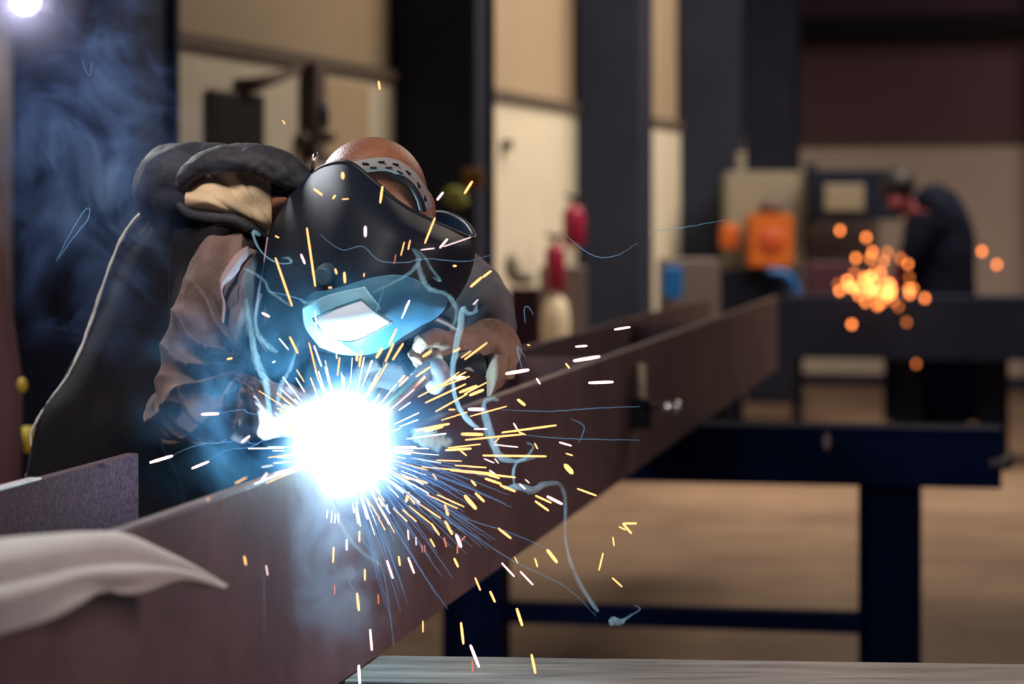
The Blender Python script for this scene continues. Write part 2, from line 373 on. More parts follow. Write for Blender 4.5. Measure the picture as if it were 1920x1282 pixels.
ptube(b, [(430, 460, 3.98, 38, 38), (390, 600, 3.86, 32, 32), (375, 740, 3.80, 26, 26)])          # right upper arm
ptube(b, [(375, 740, 3.80, 26, 26), (480, 768, 3.74, 20, 20), (585, 764, 3.76, 17, 17)])          # right forearm
ptube(b, [(620, 480, 4.14, 42, 42), (760, 482, 4.24, 36, 36), (860, 532, 4.20, 34, 34), (904, 580, 4.12, 30, 30)])          # left upper arm
ptube(b, [(904, 580, 4.12, 30, 30), (916, 625, 4.05, 26, 26), (900, 660, 3.98, 25, 25), (860, 668, 3.86, 22, 22)])
ptube(b, [(230, 930, 4.40, 65, 65), (240, 1200, 4.30, 55, 55), (245, 1600, 4.34, 45, 45), (245, 2050, 4.35, 36, 36)])
ptube(b, [(340, 930, 4.50, 65, 65), (352, 1200, 4.48, 55, 55), (360, 1600, 4.5, 45, 45), (360, 2000, 4.55, 36, 36)])
welder = b.build('person', M['skin'], remesh=0.0065)
tag(welder, 'person in dark jacket and black welding helmet bending over the bright welding arc', 'person')
W = welder

def folds(seed, amp=0.06, kt=5, kth=3):
    def f(t, th):
        q = Vector((math.cos(th)*kth*0.5+seed, math.sin(th)*kth*0.5, t*kt))
        n1 = noise.noise(q); n2 = noise.noise(q*2.3+Vector((3, 1, 2)))
        return 1 + amp*(1-2*abs(n1)*1.6) + amp*0.4*n2
    return f
# jacket trunk
b = MB()
ptube(b, [(560, 360, 4.15, 50, 60), (490, 400, 4.14, 90, 90), (395, 440, 4.16, 132, 120), (345, 560, 4.26, 150, 135), (310, 700, 4.38, 175, 140), (270, 830, 4.44, 205, 140), (255, 960, 4.46, 215, 140), (250, 1040, 4.46, 215, 140)],
      n=60, k=56, fold=folds(2.1, 0.035, 6, 4))
ptube(b, [(640, 430, 4.20, 90, 80), (620, 500, 4.26, 160, 110), (570, 600, 4.32, 185, 120), (500, 740, 4.42, 180, 130), (430, 880, 4.50, 160, 130)], n=40, k=48, fold=folds(6.1, 0.03, 6, 4))
b.build('jacket', M['jacket'], W, smooth=True)
# chest panels in front of the trunk
rows = [[(330, 432, 3.98), (400, 425, 3.90), (470, 440, 3.88), (515, 470, 3.95)],
        [(320, 500, 3.98), (390, 500, 3.88), (450, 500, 3.86), (500, 520, 3.95)],
        [(318, 580, 3.98), (380, 570, 3.86), (440, 580, 3.84), (492, 590, 3.94)],
        [(320, 660, 3.98), (380, 650, 3.86), (440, 660, 3.86), (490, 660, 3.94)],
        [(325, 740, 4.0), (380, 730, 3.9), (440, 735, 3.9), (490, 740, 3.98)]]
b, _ = grid(rows, 40, 50, lambda u, v, p: Vector((0, 0.018*math.sin(u*13+v*5)*math.sin(u*PI), 0)))
b.build('chest_panel', M['jacket'], W, smooth=True, solid=0.006)
# right sleeve (upper arm)
def sleevefold(t, th):
    s = math.sin(t*26 + 2.2*math.sin(th) + 1.3*math.cos(2*th)); s = 1-abs(s)
    return 1 + 0.11*s*(0.25+t) + 0.05*noise.noise(Vector((math.cos(th)*2, math.sin(th)*2, t*7)))
def ridge(t): return 1-abs(math.sin(t))**0.8
def creased(b, K, fr, amp, dmax, ph=0.0):
    for i, v in enumerate(b.v):
        x, y = CX+v.x/v.y*F, HY-(v.z-H)/v.y*F; dx, dy = x-K[0], y-K[1]; r_ = math.hypot(dx, dy)
        a = math.atan2(dy, -dx); w_ = min(1, r_/50)*max(0, 1-r_/dmax)
        a += 0.35*noise.noise(Vector((x*0.011, y*0.011, ph)))
        b.v[i] = v + Vector((0, -amp*w_*ridge(a*fr+ph), 0)) + Vector((0, 0, 0.3*amp*w_*ridge(a*fr+ph)))
b = MB()
ptube(b, [(442, 440, 3.98, 44, 55), (424, 500, 3.90, 58, 62), (404, 580, 3.84, 70, 70), (384, 660, 3.80, 76, 74), (376, 730, 3.78, 80, 76), (378, 775, 3.77, 62, 66), (378, 800, 3.77, 34, 34), (378, 808, 3.77, 8, 8)], n=150, k=130, fold=sleevefold)
def forefold(t, th):
    s = math.sin(t*30 + 1.8*math.cos(th) + 0.8*math.sin(2*th)); s = 1-abs(s)
    return 1 + 0.16*s*(1-0.4*t) + 0.05*noise.noise(Vector((math.cos(th)*2, math.sin(th)*2, t*7+4)))
ptube(b, [(284, 790, 3.86, 6, 6), (292, 786, 3.85, 24, 24), (315, 778, 3.83, 44, 44), (352, 768, 3.80, 58, 58), (400, 762, 3.74, 64, 62), (460, 768, 3.68, 58, 56), (520, 772, 3.68, 50, 48), (585, 768, 3.72, 36, 38)], n=150, k=130, fold=forefold)
creased(b, (468, 690), 6.5, 0.058, 330, 0.7)
b.build('right_sleeve', M['sleeve'], W, smooth=True)
# shoulder hump and rolled collar
b = MB()
ptube(b, [(285, 400, 4.10, 20, 30), (280, 350, 4.06, 30, 44), (310, 318, 4.03, 36, 52), (370, 312, 4.02, 34, 52), (440, 322, 4.02, 36, 52), (520, 345, 4.05, 34, 48)], n=50, k=36, fold=folds(7.3, 0.11, 9, 3))
b.ball(P(340, 365, 4.06), (0.06, 0.07, 0.045)); b.ball(P(420, 370, 4.08), (0.08, 0.07, 0.05))
b.build('shoulder_padding', M['collar'], W, remesh=0.005)
b = MB()
ptube(b, [(345, 352, 3.94, 14, 16), (352, 330, 3.92, 18, 22), (385, 305, 3.90, 21, 28), (440, 296, 3.88, 22, 34), (500, 303, 3.87, 25, 36), (548, 326, 3.86, 26, 34), (590, 350, 3.86, 18, 24)], n=60, k=30, fold=folds(11.0, 0.09, 12, 3))
b.build('collar', M['collar'], W, smooth=True)
# dark inner of collar
b, _ = grid([[(470, 318, 3.90), (520, 330, 3.90), (560, 345, 3.88), (585, 360, 3.87)], [(480, 345, 3.91), (520, 360, 3.90), (548, 368, 3.88), (575, 380, 3.88)], [(500, 366, 3.92), (515, 366, 3.92), (535, 366, 3.91), (560, 395, 3.91)]], 20, 16)
b.build('collar_lining', M['black'], W, smooth=True, solid=0.004)
# shirt
rows = [[(350, 350, 3.93), (385, 330, 3.91), (440, 322, 3.90), (480, 328, 3.90), (506, 330, 3.90)],
        [(348, 372, 3.92), (390, 352, 3.885), (435, 345, 3.89), (470, 352, 3.875), (507, 360, 3.88)],
        [(350, 388, 3.92), (395, 372, 3.87), (435, 372, 3.865), (475, 385, 3.88), (509, 395, 3.88)],
        [(358, 394, 3.92), (400, 388, 3.875), (445, 396, 3.87), (480, 412, 3.875), (509, 422, 3.89)],
        [(362, 402, 3.94), (402, 402, 3.90), (448, 410, 3.90), (482, 428, 3.90), (504, 442, 3.90)]]
b, _ = grid(rows, 60, 44, lambda u, v, p: Vector((0, 0.011*abs(math.sin(u*5.2-v*3.1+0.6))-0.005*abs(math.sin(u*11-v*6)), 0)))
b.build('shirt', M['khaki'], W, smooth=True, solid=0.003)
# jacket neckline edge below the shirt
b = MB(); ptube(b, [(338, 385, 3.93, 8, 10), (360, 402, 3.91, 9, 10), (400, 408, 3.88, 10, 10), (440, 412, 3.87, 10, 10), (470, 428, 3.87, 9, 10), (500, 450, 3.89, 6, 8)], n=40, k=14, fold=folds(4, 0.1, 16, 2))
b.build('neckline', M['collar'], W, smooth=True)
# lining strip down the jacket opening
L = [(466, 462, 3.80, 3), (452, 480, 3.79, 12), (432, 508, 3.775, 12), (418, 528, 3.765, 8), (416, 548, 3.765, 6), (421, 570, 3.76, 7), (419, 595, 3.755, 5), (413, 625, 3.745, 3)]
v = []; f = []
for i, q in enumerate(cr(L, 30)):
    x, y, D, r = q; v += [P(x-r*0.75, y-r*0.5, D+0.006), P(x, y, D-0.004), P(x+r*0.75, y+r*0.7, D+0.006)]
    if i: k = 3*i; f += [(k-3, k-2, k+1, k), (k-2, k-1, k+2, k+1)]
link('jacket_lining', v, f, M['lining'], W, True).modifiers.new('s', 'SOLIDIFY').thickness = 0.003
# front placket, brown, right of the lining, and pale rim of the bib
rows = [[(468, 465, 3.86), (478, 470, 3.82), (490, 480, 3.86)], [(440, 520, 3.82), (455, 525, 3.78), (468, 535, 3.82)], [(428, 580, 3.79), (452, 590, 3.75), (468, 600, 3.80)], [(425, 640, 3.77), (436, 660, 3.74), (440, 690, 3.77)]]
b, _ = grid(rows, 16, 34, lambda u, v, p: Vector((0, 0.008*math.sin(v*14+u*4), 0))); b.build('placket', M['sleeve'], W, smooth=True, solid=0.004)
b = MB(); ptube(b, [(502, 445, 3.86, 2, 2), (494, 500, 3.85, 2.2, 2.5), (484, 550, 3.84, 3, 3), (478, 600, 3.83, 3, 3), (484, 635, 3.82, 2, 2), (500, 660, 3.80, 1, 1)], n=30, k=8)
b.build('bib_edge', M['lining'], W, smooth=True)
# pale tube painting the rim light down the back edge of the jacket
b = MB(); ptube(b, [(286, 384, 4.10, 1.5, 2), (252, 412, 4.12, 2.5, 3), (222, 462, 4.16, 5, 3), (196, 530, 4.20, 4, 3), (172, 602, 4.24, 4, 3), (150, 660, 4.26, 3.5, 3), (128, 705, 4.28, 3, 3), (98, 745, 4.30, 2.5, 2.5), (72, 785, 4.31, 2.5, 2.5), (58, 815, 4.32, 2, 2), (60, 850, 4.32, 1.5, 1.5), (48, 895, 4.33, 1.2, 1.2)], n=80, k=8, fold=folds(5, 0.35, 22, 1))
b.build('rim_light_strip', M['rimlight'], W, smooth=True)
# back panel so the jacket reaches its rim light strip
rows = [[(288, 384, 4.10), (330, 390, 4.05), (400, 400, 4.05)], [(224, 462, 4.16), (280, 470, 4.07), (350, 480, 4.02)], [(176, 598, 4.24), (240, 600, 4.10), (340, 600, 4.02)],
        [(130, 703, 4.28), (210, 710, 4.12), (330, 715, 4.02)], [(76, 782, 4.31), (170, 800, 4.15), (300, 815, 4.04)], [(50, 895, 4.33), (160, 900, 4.18), (340, 905, 4.12)], [(40, 980, 4.35), (160, 985, 4.2), (360, 990, 4.15)]]
b, _ = grid(rows, 30, 60, lambda u, v, p: Vector((0, 0.012*math.sin(u*8+v*7)*math.sin(u*PI), 0)))
b.build('jacket_back', M['jacket'], W, smooth=True, solid=0.005)
# left sleeve
def cuff(t, th): return 1 + 0.05*(1-abs(math.sin(t*24+0.8*math.cos(th)))) + 0.03*noise.noise(Vector((math.cos(th)*2, math.sin(th)*2, t*6)))
b = MB(); ptube(b, [(640, 470, 4.16, 60, 60), (760, 480, 4.24, 66, 60), (860, 530, 4.20, 62, 56), (905, 580, 4.12, 59, 52), (918, 625, 4.05, 50, 48), (915, 655, 4.0, 44, 42)], n=60, k=40, fold=cuff)
b.build('left_sleeve', M['greysleeve'], W, smooth=True)
# left gauntlet with five fingers
b = MB()
def gf(t, th): return 1 + 0.19*(1-abs(math.sin(t*11+1.6*math.sin(th)))) + 0.05*noise.noise(Vector((math.cos(th)*2, math.sin(th)*2, t*5)))
ptube(b, [(938, 712, 3.96, 22, 40), (936, 685, 3.96, 34, 50), (925, 655, 3.95, 46, 50), (893, 650, 3.92, 40, 40), (858, 654, 3.86, 28, 32), (830, 658, 3.80, 26, 34), (808, 662, 3.77, 18, 30)], n=50, k=36, fold=gf)
for k, (x0, y0, x1, y1, x2, y2) in enumerate([(815, 650, 788, 640, 776, 664), (820, 660, 798, 654, 786, 680), (826, 668, 808, 668, 798, 694), (834, 676, 822, 682, 812, 702)]):
    d = 3.74+0.012*k; b.tube([P(x0, y0, d+0.05), P(x1, y1, d), P(x2, y2, d-0.01), P(x2+10, y2+10, d+0.02)], [0.013, 0.0125, 0.0115, 0.010], n=12)
b.tube([P(842, 640, 3.80), P(815, 630, 3.72), P(792, 640, 3.70), P(782, 655, 3.71)], [0.016, 0.014, 0.013, 0.010], n=12)
b.build('left_glove', M['glove'], W, remesh=0.003, its=2)
rows = [[(905, 672, 3.90), (925, 662, 3.88), (950, 668, 3.92), (966, 655, 4.0)], [(912, 700, 3.90), (928, 695, 3.88), (948, 700, 3.92), (965, 695, 3.99)], [(914, 725, 3.91), (926, 722, 3.90), (938, 718, 3.93), (955, 708, 3.97)], [(915, 743, 3.92), (920, 740, 3.915), (928, 732, 3.93), (940, 722, 3.95)]]
b, _ = grid(rows, 24, 24, lambda u, v, p: Vector((0, 0.006*math.sin(u*9+v*2), 0))); b.build('gauntlet_cuff', M['glove'], W, smooth=True, solid=0.004)
# right glove, steadying the torch near the arc
b = MB()
ptube(b, [(575, 768, 3.74, 40, 36), (620, 745, 3.76, 34, 30), (665, 722, 3.78, 32, 26), (700, 705, 3.79, 26, 22)], n=24, k=24, fold=gf)
for k, (x1, y1, x2, y2) in enumerate([(722, 684, 750, 690), (726, 694, 756, 702), (726, 704, 752, 714), (720, 714, 744, 724)]):
    b.tube([P(690, 700+4*k, 3.79), P(x1, y1, 3.755), P(x2, y2, 3.75), P(x2+8, y2+12, 3.765)], [0.013, 0.012, 0.011, 0.009], n=12)
b.tube([P(668, 706, 3.77), P(690, 684, 3.73), P(714, 680, 3.72)], [0.015, 0.013, 0.011], n=12)
b.build('right_glove', M['glovegrey'], W, remesh=0.0035)
# trousers and boots
b = MB()
ptube(b, [(225, 900, 4.38, 105, 100), (235, 1000, 4.36, 95, 95), (240, 1250, 4.3, 78, 78), (245, 1600, 4.34, 60, 60), (247, 1990, 4.38, 52, 52)], n=40, k=24, fold=folds(1, 0.05, 8, 2))
ptube(b, [(340, 840, 4.50, 135, 90), (365, 1000, 4.50, 115, 90), (358, 1250, 4.48, 78, 78), (362, 1600, 4.52, 60, 60), (364, 1945, 4.56, 52, 52)], n=40, k=24, fold=folds(3, 0.05, 8, 2))
b.build('trousers', M['trouser'], W, smooth=True)
for px, D in ((246, 4.36), (362, 4.54)):
    q = P(px, 420, D); b = MB(); b.ball((q.x+0.03, q.y-0.05, 0.05), (0.055, 0.14, 0.05)); b.tube([(q.x, q.y+0.02, 0.03), (q.x, q.y+0.02, 0.2)], [0.055, 0.05], n=16)
    b.build('boot', M['boot'], W, remesh=0.008)

# helmet -------------------------------------------------------------
rows = [
 [(575, 342, 3.92), (583, 330, 3.82), (612, 311, 3.74), (655, 306, 3.69), (700, 340, 3.66), (755, 386, 3.64), (830, 424, 3.66), (887, 447, 3.74), (874, 419, 3.84), (838, 400, 3.90), (805, 400, 3.94)],
 [(536, 395, 3.94), (541, 375, 3.84), (580, 368, 3.72), (640, 375, 3.63), (705, 402, 3.58), (765, 432, 3.56), (835, 458, 3.60), (886, 474, 3.72), (880, 455, 3.86), (850, 440, 3.92), (820, 440, 3.96)],
 [(506, 460, 3.95), (510, 440, 3.86), (548, 440, 3.72), (615, 450, 3.61), (690, 468, 3.55), (760, 485, 3.54), (830, 503, 3.59), (877, 514, 3.72), (872, 500, 3.87), (845, 490, 3.93), (820, 490, 3.96)],
 [(496, 540, 3.95), (498, 525, 3.86), (530, 530, 3.72), (590, 535, 3.61), (670, 540, 3.54), (745, 545, 3.53), (812, 550, 3.58), (856, 555, 3.72), (850, 545, 3.87), (830, 540, 3.93), (810, 540, 3.96)],
 [(510, 605, 3.95), (512, 595, 3.87), (540, 604, 3.74), (590, 612, 3.64), (660, 613, 3.57), (730, 606, 3.57), (790, 596, 3.62), (828, 586, 3.74), (824, 578, 3.87), (805, 575, 3.92), (790, 575, 3.95)],
 [(540, 640, 3.95), (545, 638, 3.89), (568, 648, 3.79), (610, 658, 3.71), (665, 663, 3.66), (715, 654, 3.66), (762, 634, 3.70), (795, 614, 3.79), (792, 606, 3.89), (780, 600, 3.92), (770, 600, 3.95)]]
b, hcols = grid(rows, 90, 60)
helm = b.build('welding_helmet', M['shell'], W, smooth=True, solid=0.004)
rim = [P(*hcols[j][0]) for j in range(len(hcols))]
MB().tube(rim, 0.0042, n=8).build('shell_rim', M['black'], helm, smooth=True)
# visor lower face
rows = [[(590, 548, 3.585), (640, 538, 3.55), (700, 520, 3.525), (755, 516, 3.515), (800, 534, 3.54), (838, 560, 3.63)],
        [(574, 562, 3.61), (630, 560, 3.555), (700, 555, 3.52), (755, 556, 3.515), (800, 566, 3.55), (834, 578, 3.65)],
        [(570, 590, 3.65), (620, 600, 3.585), (680, 605, 3.545), (740, 600, 3.54), (790, 596, 3.59), (820, 592, 3.69)],
        [(582, 622, 3.69), (620, 636, 3.635), (670, 640, 3.60), (730, 630, 3.60), (775, 615, 3.64), (800, 606, 3.72)],
        [(602, 650, 3.70), (630, 660, 3.68), (670, 665, 3.655), (715, 656, 3.655), (752, 634, 3.68), (785, 617, 3.74)]]
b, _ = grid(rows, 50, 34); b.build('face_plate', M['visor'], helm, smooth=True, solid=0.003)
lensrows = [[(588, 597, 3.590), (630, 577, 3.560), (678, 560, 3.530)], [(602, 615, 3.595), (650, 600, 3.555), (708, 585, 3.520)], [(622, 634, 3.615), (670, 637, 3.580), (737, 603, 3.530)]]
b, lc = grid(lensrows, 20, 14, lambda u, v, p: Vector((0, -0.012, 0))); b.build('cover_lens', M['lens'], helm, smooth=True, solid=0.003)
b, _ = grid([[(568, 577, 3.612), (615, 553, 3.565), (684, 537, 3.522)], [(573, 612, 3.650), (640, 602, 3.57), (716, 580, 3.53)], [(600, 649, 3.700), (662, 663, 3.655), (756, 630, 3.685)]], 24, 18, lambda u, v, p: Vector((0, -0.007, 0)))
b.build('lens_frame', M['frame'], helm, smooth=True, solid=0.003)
edge = [lc[j][0] for j in range(20)] + [lc[19][i] for i in range(14)] + [lc[19-j][13] for j in range(20)] + [lc[0][13-i] for i in range(14)]
MB().tube([P(*q)+Vector((0, -0.014, 0)) for q in edge], 0.0013, n=6).build('lens_gasket', M['lensline'], helm)
# control knob with ribs
kc = P(613, 513, 3.575); kd = Vector((-0.35, -0.9, -0.25)).normalized()
b = MB(); b.tube([kc-kd*0.004, kc+kd*0.014, kc+kd*0.016], [0.0155, 0.0145, 0.011], n=28, fold=lambda t, th: 1+0.03*math.sin(14*th)); b.build('side_knob', M['knob'], helm)
hk = P(592, 306, 3.80)
MB().tube([P(584, 319, 3.80), P(590, 298, 3.81), P(594, 293, 3.82)], [(0.004, 0.012), (0.005, 0.014), (0.003, 0.01)], n=10).build('hinge_clip', M['silver'], helm, smooth=True)
# headband round the skull
def band(pts, half, off, name, m, par, thick=0.003):
    v = []; f = []
    for i, q in enumerate(cr(pts, 60)):
        x, y, nx, ny = q; l = math.hypot(nx, ny); nx, ny = nx/l, ny/l
        for s in (-1, 1):
            X, Y = x+nx*half*s, y+ny*half*s; v.append(P(X, Y, head_D(X, Y, off)-off))
        if i: k = 2*i; f.append((k-2, k-1, k+1, k))
    o = link(name, v, f, m, par, True); d = o.modifiers.new('s', 'SOLIDIFY'); d.thickness = thick; return o
hp = [(655, 318, -0.2, 1), (690, 311, -0.1, 1), (725, 309, 0.05, 1), (752, 319, -0.45, 0.9), (776, 342, -0.75, 0.65), (791, 370, -0.93, 0.35), (797, 392, -1, 0.2)]
hb = band(hp, 12, 0.006, 'headband', M['strap'], helm)
hp2 = [(735, 330, -0.1, 1), (756, 336, -0.4, 0.9), (774, 352, -0.7, 0.7), (787, 375, -0.93, 0.35), (793, 396, -1, 0.2)]
band(hp2, 4, 0.0085, 'sweat_pad', M['black'], helm)
b = MB(); cp = cr(hp, 15)
for i in range(2, 14):
    x, y, nx, ny = cp[i]; l = math.hypot(nx, ny); nx, ny = nx/l, ny/l; tx, ty = -ny, nx
    for s in (-0.5, 0.5):
        if (i+int(s > 0)) % 2: continue
        X, Y = x+nx*10*s, y+ny*10*s; D = head_D(X, Y, 0.006)-0.011
        b.tube([P(X-tx*6, Y-ty*6, D), P(X+tx*6, Y+ty*6, D)], 0.0016, n=6)
b.build('band_slots', M['black'], helm)

# torch --------------------------------------------------------------
torch = thing('welding_torch', 'copper nozzled welding torch held in the tan glove, pointing at the arc', 'welding torch', P(800, 700, 3.70))
MB().tube([P(712, 783, 3.655), P(722, 773, 3.66), P(758, 738, 3.68), P(788, 708, 3.695), P(794, 702, 3.70)], [0.0095, 0.0125, 0.0135, 0.0135, 0.012], n=24).build('nozzle', M['copper'], torch, smooth=True)
MB().tube([P(704, 791, 3.652), P(714, 781, 3.656)], 0.003, n=10).build('contact_tip', M['copper'], torch, smooth=True)
b = MB(); b.tube([P(*q[:3]) for q in cr([(782, 714, 3.694), (795, 700, 3.70), (810, 688, 3.705), (822, 692, 3.70), (826, 708, 3.71), (815, 722, 3.74)], 24)], [0.0145]*12+[0.0155]*12, n=20); b.build('swan_neck', M['neck'], torch, smooth=True)
MB().tube([P(*q[:3]) for q in cr([(826, 700, 3.71), (850, 680, 3.76), (885, 672, 3.84), (905, 690, 3.92)], 20)], 0.014, n=16).build('handle', M['black'], torch, smooth=True)
MB().tube([P(*q[:3]) for q in cr([(905, 690, 3.92), (885, 640, 4.15), (780, 600, 4.45), (640, 700, 4.7), (520, 900, 4.8), (480, 1500, 4.9), (470, 1900, 4.95)], 30)], 0.009, n=10).build('cable', M['black'], torch, smooth=True)

# ------------------------------------------------------------------ SECOND WORKER
WDp = 17.55
b = MB()
def pb(x, y, D, r): b.ball(P(x, y, D), tuple(a*D/F for a in r))
pb(1686, 358, WDp-0.1, (24, 28, 32))
ptube(b, [(1690, 385, WDp-0.1, 16, 16), (1722, 398, WDp, 20, 20)], n=6)
ptube(b, [(1735, 385, WDp, 38, 50), (1758, 440, WDp, 60, 60), (1765, 520, WDp, 56, 60), (1765, 600, WDp, 55, 60), (1762, 640, WDp, 50, 55)], n=16, k=20)
for dy in (-0.25, 0.2):
    ptube(b, [(1735, 425, WDp+dy, 24, 24), (1700, 480, WDp+dy, 20, 20), (1678, 535, WDp-0.15, 15, 15), (1655, 545, WDp-0.3, 12, 12)], n=14)
for x, dy in ((1735, -0.1), (1790, 0.15)):
    ptube(b, [(x, 620, WDp+dy, 34, 34), (x-4, 740, WDp+dy, 24, 24), (x, 838, WDp+dy, 18, 18)], n=12)
w2 = b.build('person', M['pinkskin'], remesh=0.025)
tag(w2, 'person in dark clothes and cap grinding in the blurred background at right', 'person')
b = MB()
ptube(b, [(1716, 392, WDp+0.02, 20, 30), (1752, 385, WDp, 44, 70), (1758, 440, WDp, 66, 72), (1765, 520, WDp, 62, 72), (1766, 600, WDp, 60, 68)], n=24, k=28, fold=folds(9, 0.04, 5, 3))
for dy in (-0.25, 0.2):
    ptube(b, [(1745, 410, WDp+dy, 34, 34), (1712, 475, WDp+dy, 28, 28), (1688, 528, WDp-0.12, 20, 20)], n=14)
b.build('jacket', M['trouser'], w2, smooth=True)
b = MB()
for x, dy in ((1735, -0.1), (1790, 0.15)):
    ptube(b, [(x, 590, WDp+dy, 42, 42), (x-4, 740, WDp+dy, 32, 32), (x, 835, WDp+dy, 27, 27)], n=12)
b.build('trousers', M['black'], w2, smooth=True)
b = MB(); b.ball(P(1682, 346, WDp-0.1), (0.135, 0.14, 0.125)); b.tube([P(1672, 352, WDp-0.12), P(1645, 362, WDp-0.18)], [(0.02, 0.09), (0.01, 0.06)])
b.build('cap', M['black'], w2, remesh=0.015)
b = MB(); b.ball(P(1678, 380, WDp-0.15), (0.060, 0.08, 0.065)); b.build('face_shield', M['pinkskin'], w2, smooth=True)
for x, dy in ((1735, -0.1), (1790, 0.15)):
    q = P(x, 420, WDp+dy); bb = MB(); bb.ball((q.x-0.06, q.y, 0.06), (0.16, 0.06, 0.06)); bb.build('boot', M['boot'], w2, smooth=True)
gr = thing('angle_grinder', 'angle grinder in the second worker\'s hands throwing orange sparks', 'grinder', P(1640, 545, 16.9))
MB().tube([P(1668, 545, 16.95), P(1640, 548, 16.9)], 0.035).build('body', M['navy'], gr, smooth=True)
MB().tube([P(1640, 552, 16.9), P(1640, 558, 16.9)], 0.07, n=24).build('disc', M['machgrey'], gr)

# ------------------------------------------------------------------ BACKGROUND THINGS
def bx(name, m, x0, x1, y0, y1, D, dep, parent=None, bevel=0.01):   # upright box given by its outline at distance D
    a, c = P(x0, y1, D), P(x1, y0, D)
    return MB().box(a.x, c.x, D, D+dep, a.z, c.z).build(name, m, parent, bevel=bevel)
# beige cnc machine
mc = thing('machine_cabinet', 'beige machine cabinet below the black corner column', 'machine', (P(1440, 0, 19.8).x, 19.8, 0))
bx('casing', M['machine'], 1362, 1510, 322, 600, 18.9, 0.4, mc)
for lx in (1366, 1492): bx('leg', M['navy'], lx, lx+14, 600, 811, 18.95, 0.3, mc)
bx('top_pipe', M['machine'], 1382, 1398, 285, 322, 19.0, 0.07, mc)
bx('side_panel', M['machgrey'], 1513, 1650, 405, 560, 19.0, 0.4, mc)
MB().ball(P(1446, 388, 18.85), (0.09, 0.06, 0.06)).build('beacon', M['brown'], mc, smooth=True)
mm = thing('control_monitor', 'black control monitor with a grey screen left of the second worker', 'monitor', P(1605, 410, 19.4))
bx('housing', M['navy'], 1524, 1690, 318, 412, 18.5, 0.3, mm)
bx('screen', M['screen'], 1546, 1620, 346, 396, 18.47, 0.04, mm)
bx('arm', M['navy'], 1512, 1530, 305, 420, 18.85, 0.05, mm)
ob = thing('wire_feeder', 'square orange wire feeder box with a darker grille', 'wire feeder', P(1447, 500, 18.4))
bx('case', M['orange'], 1407, 1487, 402, 500, 18.4, 0.4, ob)
MB().ball(P(1447, 452, 18.4), (0.105, 0.02, 0.10)).build('grille', M['orangedark'], ob, smooth=True)
o2 = bx('orange_lamp', M['orange'], 1352, 1388, 420, 468, 18.65, 0.15, None, 0.03); tag(o2, 'small orange box left of the square orange wire feeder', 'box')
t = bx('welding_cart', M['navy'], 1345, 1500, 505, 600, 18.6, 0.25); tag(t, 'dark cart under the orange wire feeder', 'cart')
t = MB(); t.tube([P(*q[:3]) for q in cr([(1440, 508, 18.4), (1475, 515, 18.4), (1492, 540, 18.4), (1500, 575, 18.4)], 14)], 0.03)
tag(t.build('hose', M['bluebox'], smooth=True), 'blue hose curving down beside the dark cart', 'hose')
t = bx('bench_block', M['maroon'], 1520, 1600, 492, 562, 17.8, 0.4); tag(t, 'dark maroon block under the monitor on the far bench', 'block')
t = bx('steel_cabinet', M['machgrey'], 1243, 1350, 486, 640, 15.6, 0.5); tag(t, 'low dark grey cabinet at the foot of the navy column', 'cabinet')
t = bx('plastic_bin', M['bluebox'], 1244, 1280, 500, 560, 15.4, 0.14); tag(t, 'bright blue bin beside the low grey cabinet', 'bin')
# extinguishers
def extinguisher(x, y0, y1, r, D, label):
    e = thing('fire_extinguisher', label, 'fire extinguisher', P(x, y1, D)); a, c = P(x, y1, D), P(x, y0, D); R = r*D/F
    MB().tube([a, a+Vector((0, 0, 0.01)), c-Vector((0, 0, R*0.9)), c-Vector((0, 0, R*0.35)), c-Vector((0, 0, R*0.05))], [R*0.9, R, R, R*0.7, R*0.3], n=24).build('cylinder', M['red'], e, smooth=True)
    MB().tube([c, c+Vector((0, 0, 0.04))], 0.02).build('valve', M['black'], e)
    MB().tube([c+Vector((-0.06, 0, 0.05)), c+Vector((0.04, 0, 0.035))], 0.012, n=8).build('handle', M['black'], e)
    return e
extinguisher(1076, 382, 462, 21, 15.2, 'red fire extinguisher hung high on the slate column edge')
extinguisher(1041, 455, 546, 19, 14.7, 'red fire extinguisher standing lower, above the cream gas bottle')
gb = thing('gas_bottle', 'cream gas bottle below the lower red extinguisher', 'gas bottle', P(1042, 900, 14.9))
a = P(1042, 420, 14.7); MB().tube([(a.x, a.y, 0), (a.x, a.y, 1.05), (a.x, a.y, 1.15), (a.x, a.y, 1.2)], [0.085, 0.085, 0.07, 0.03], n=24).build('cylinder', M['creamcyl'], gb, smooth=True)
MB().tube([(a.x, a.y, 1.2), (a.x, a.y, 1.23)], 0.02).build('valve', M['silver'], gb)
t = bx('oil_drum', M['maroon'], 955, 1012, 540, 760, 13.2, 0.2); tag(t, 'dark maroon bin behind the left elbow of the welder', 'bin')
t = bx('work_bench', M['machgrey'], 1012, 1100, 500, 900, 14.95, 0.3); tag(t, 'grey bench behind the cream gas bottle', 'bench')
t = MB(); t.ball(P(960, 500, 14.2), (0.05, 0.06, 0.09)); t.ball(P(978, 520, 14.2), (0.09, 0.06, 0.05)); tag(t.build('rag_pile', M['machine'], remesh=0.02), 'pale rag heap on the bin beside the welder\'s elbow', 'rags')
t = bx('switch_box', M['brown'], 938, 962, 262, 280, 14.8, 0.1); tag(t, 'small brown switch box on the cream wall right of the column', 'switch box')
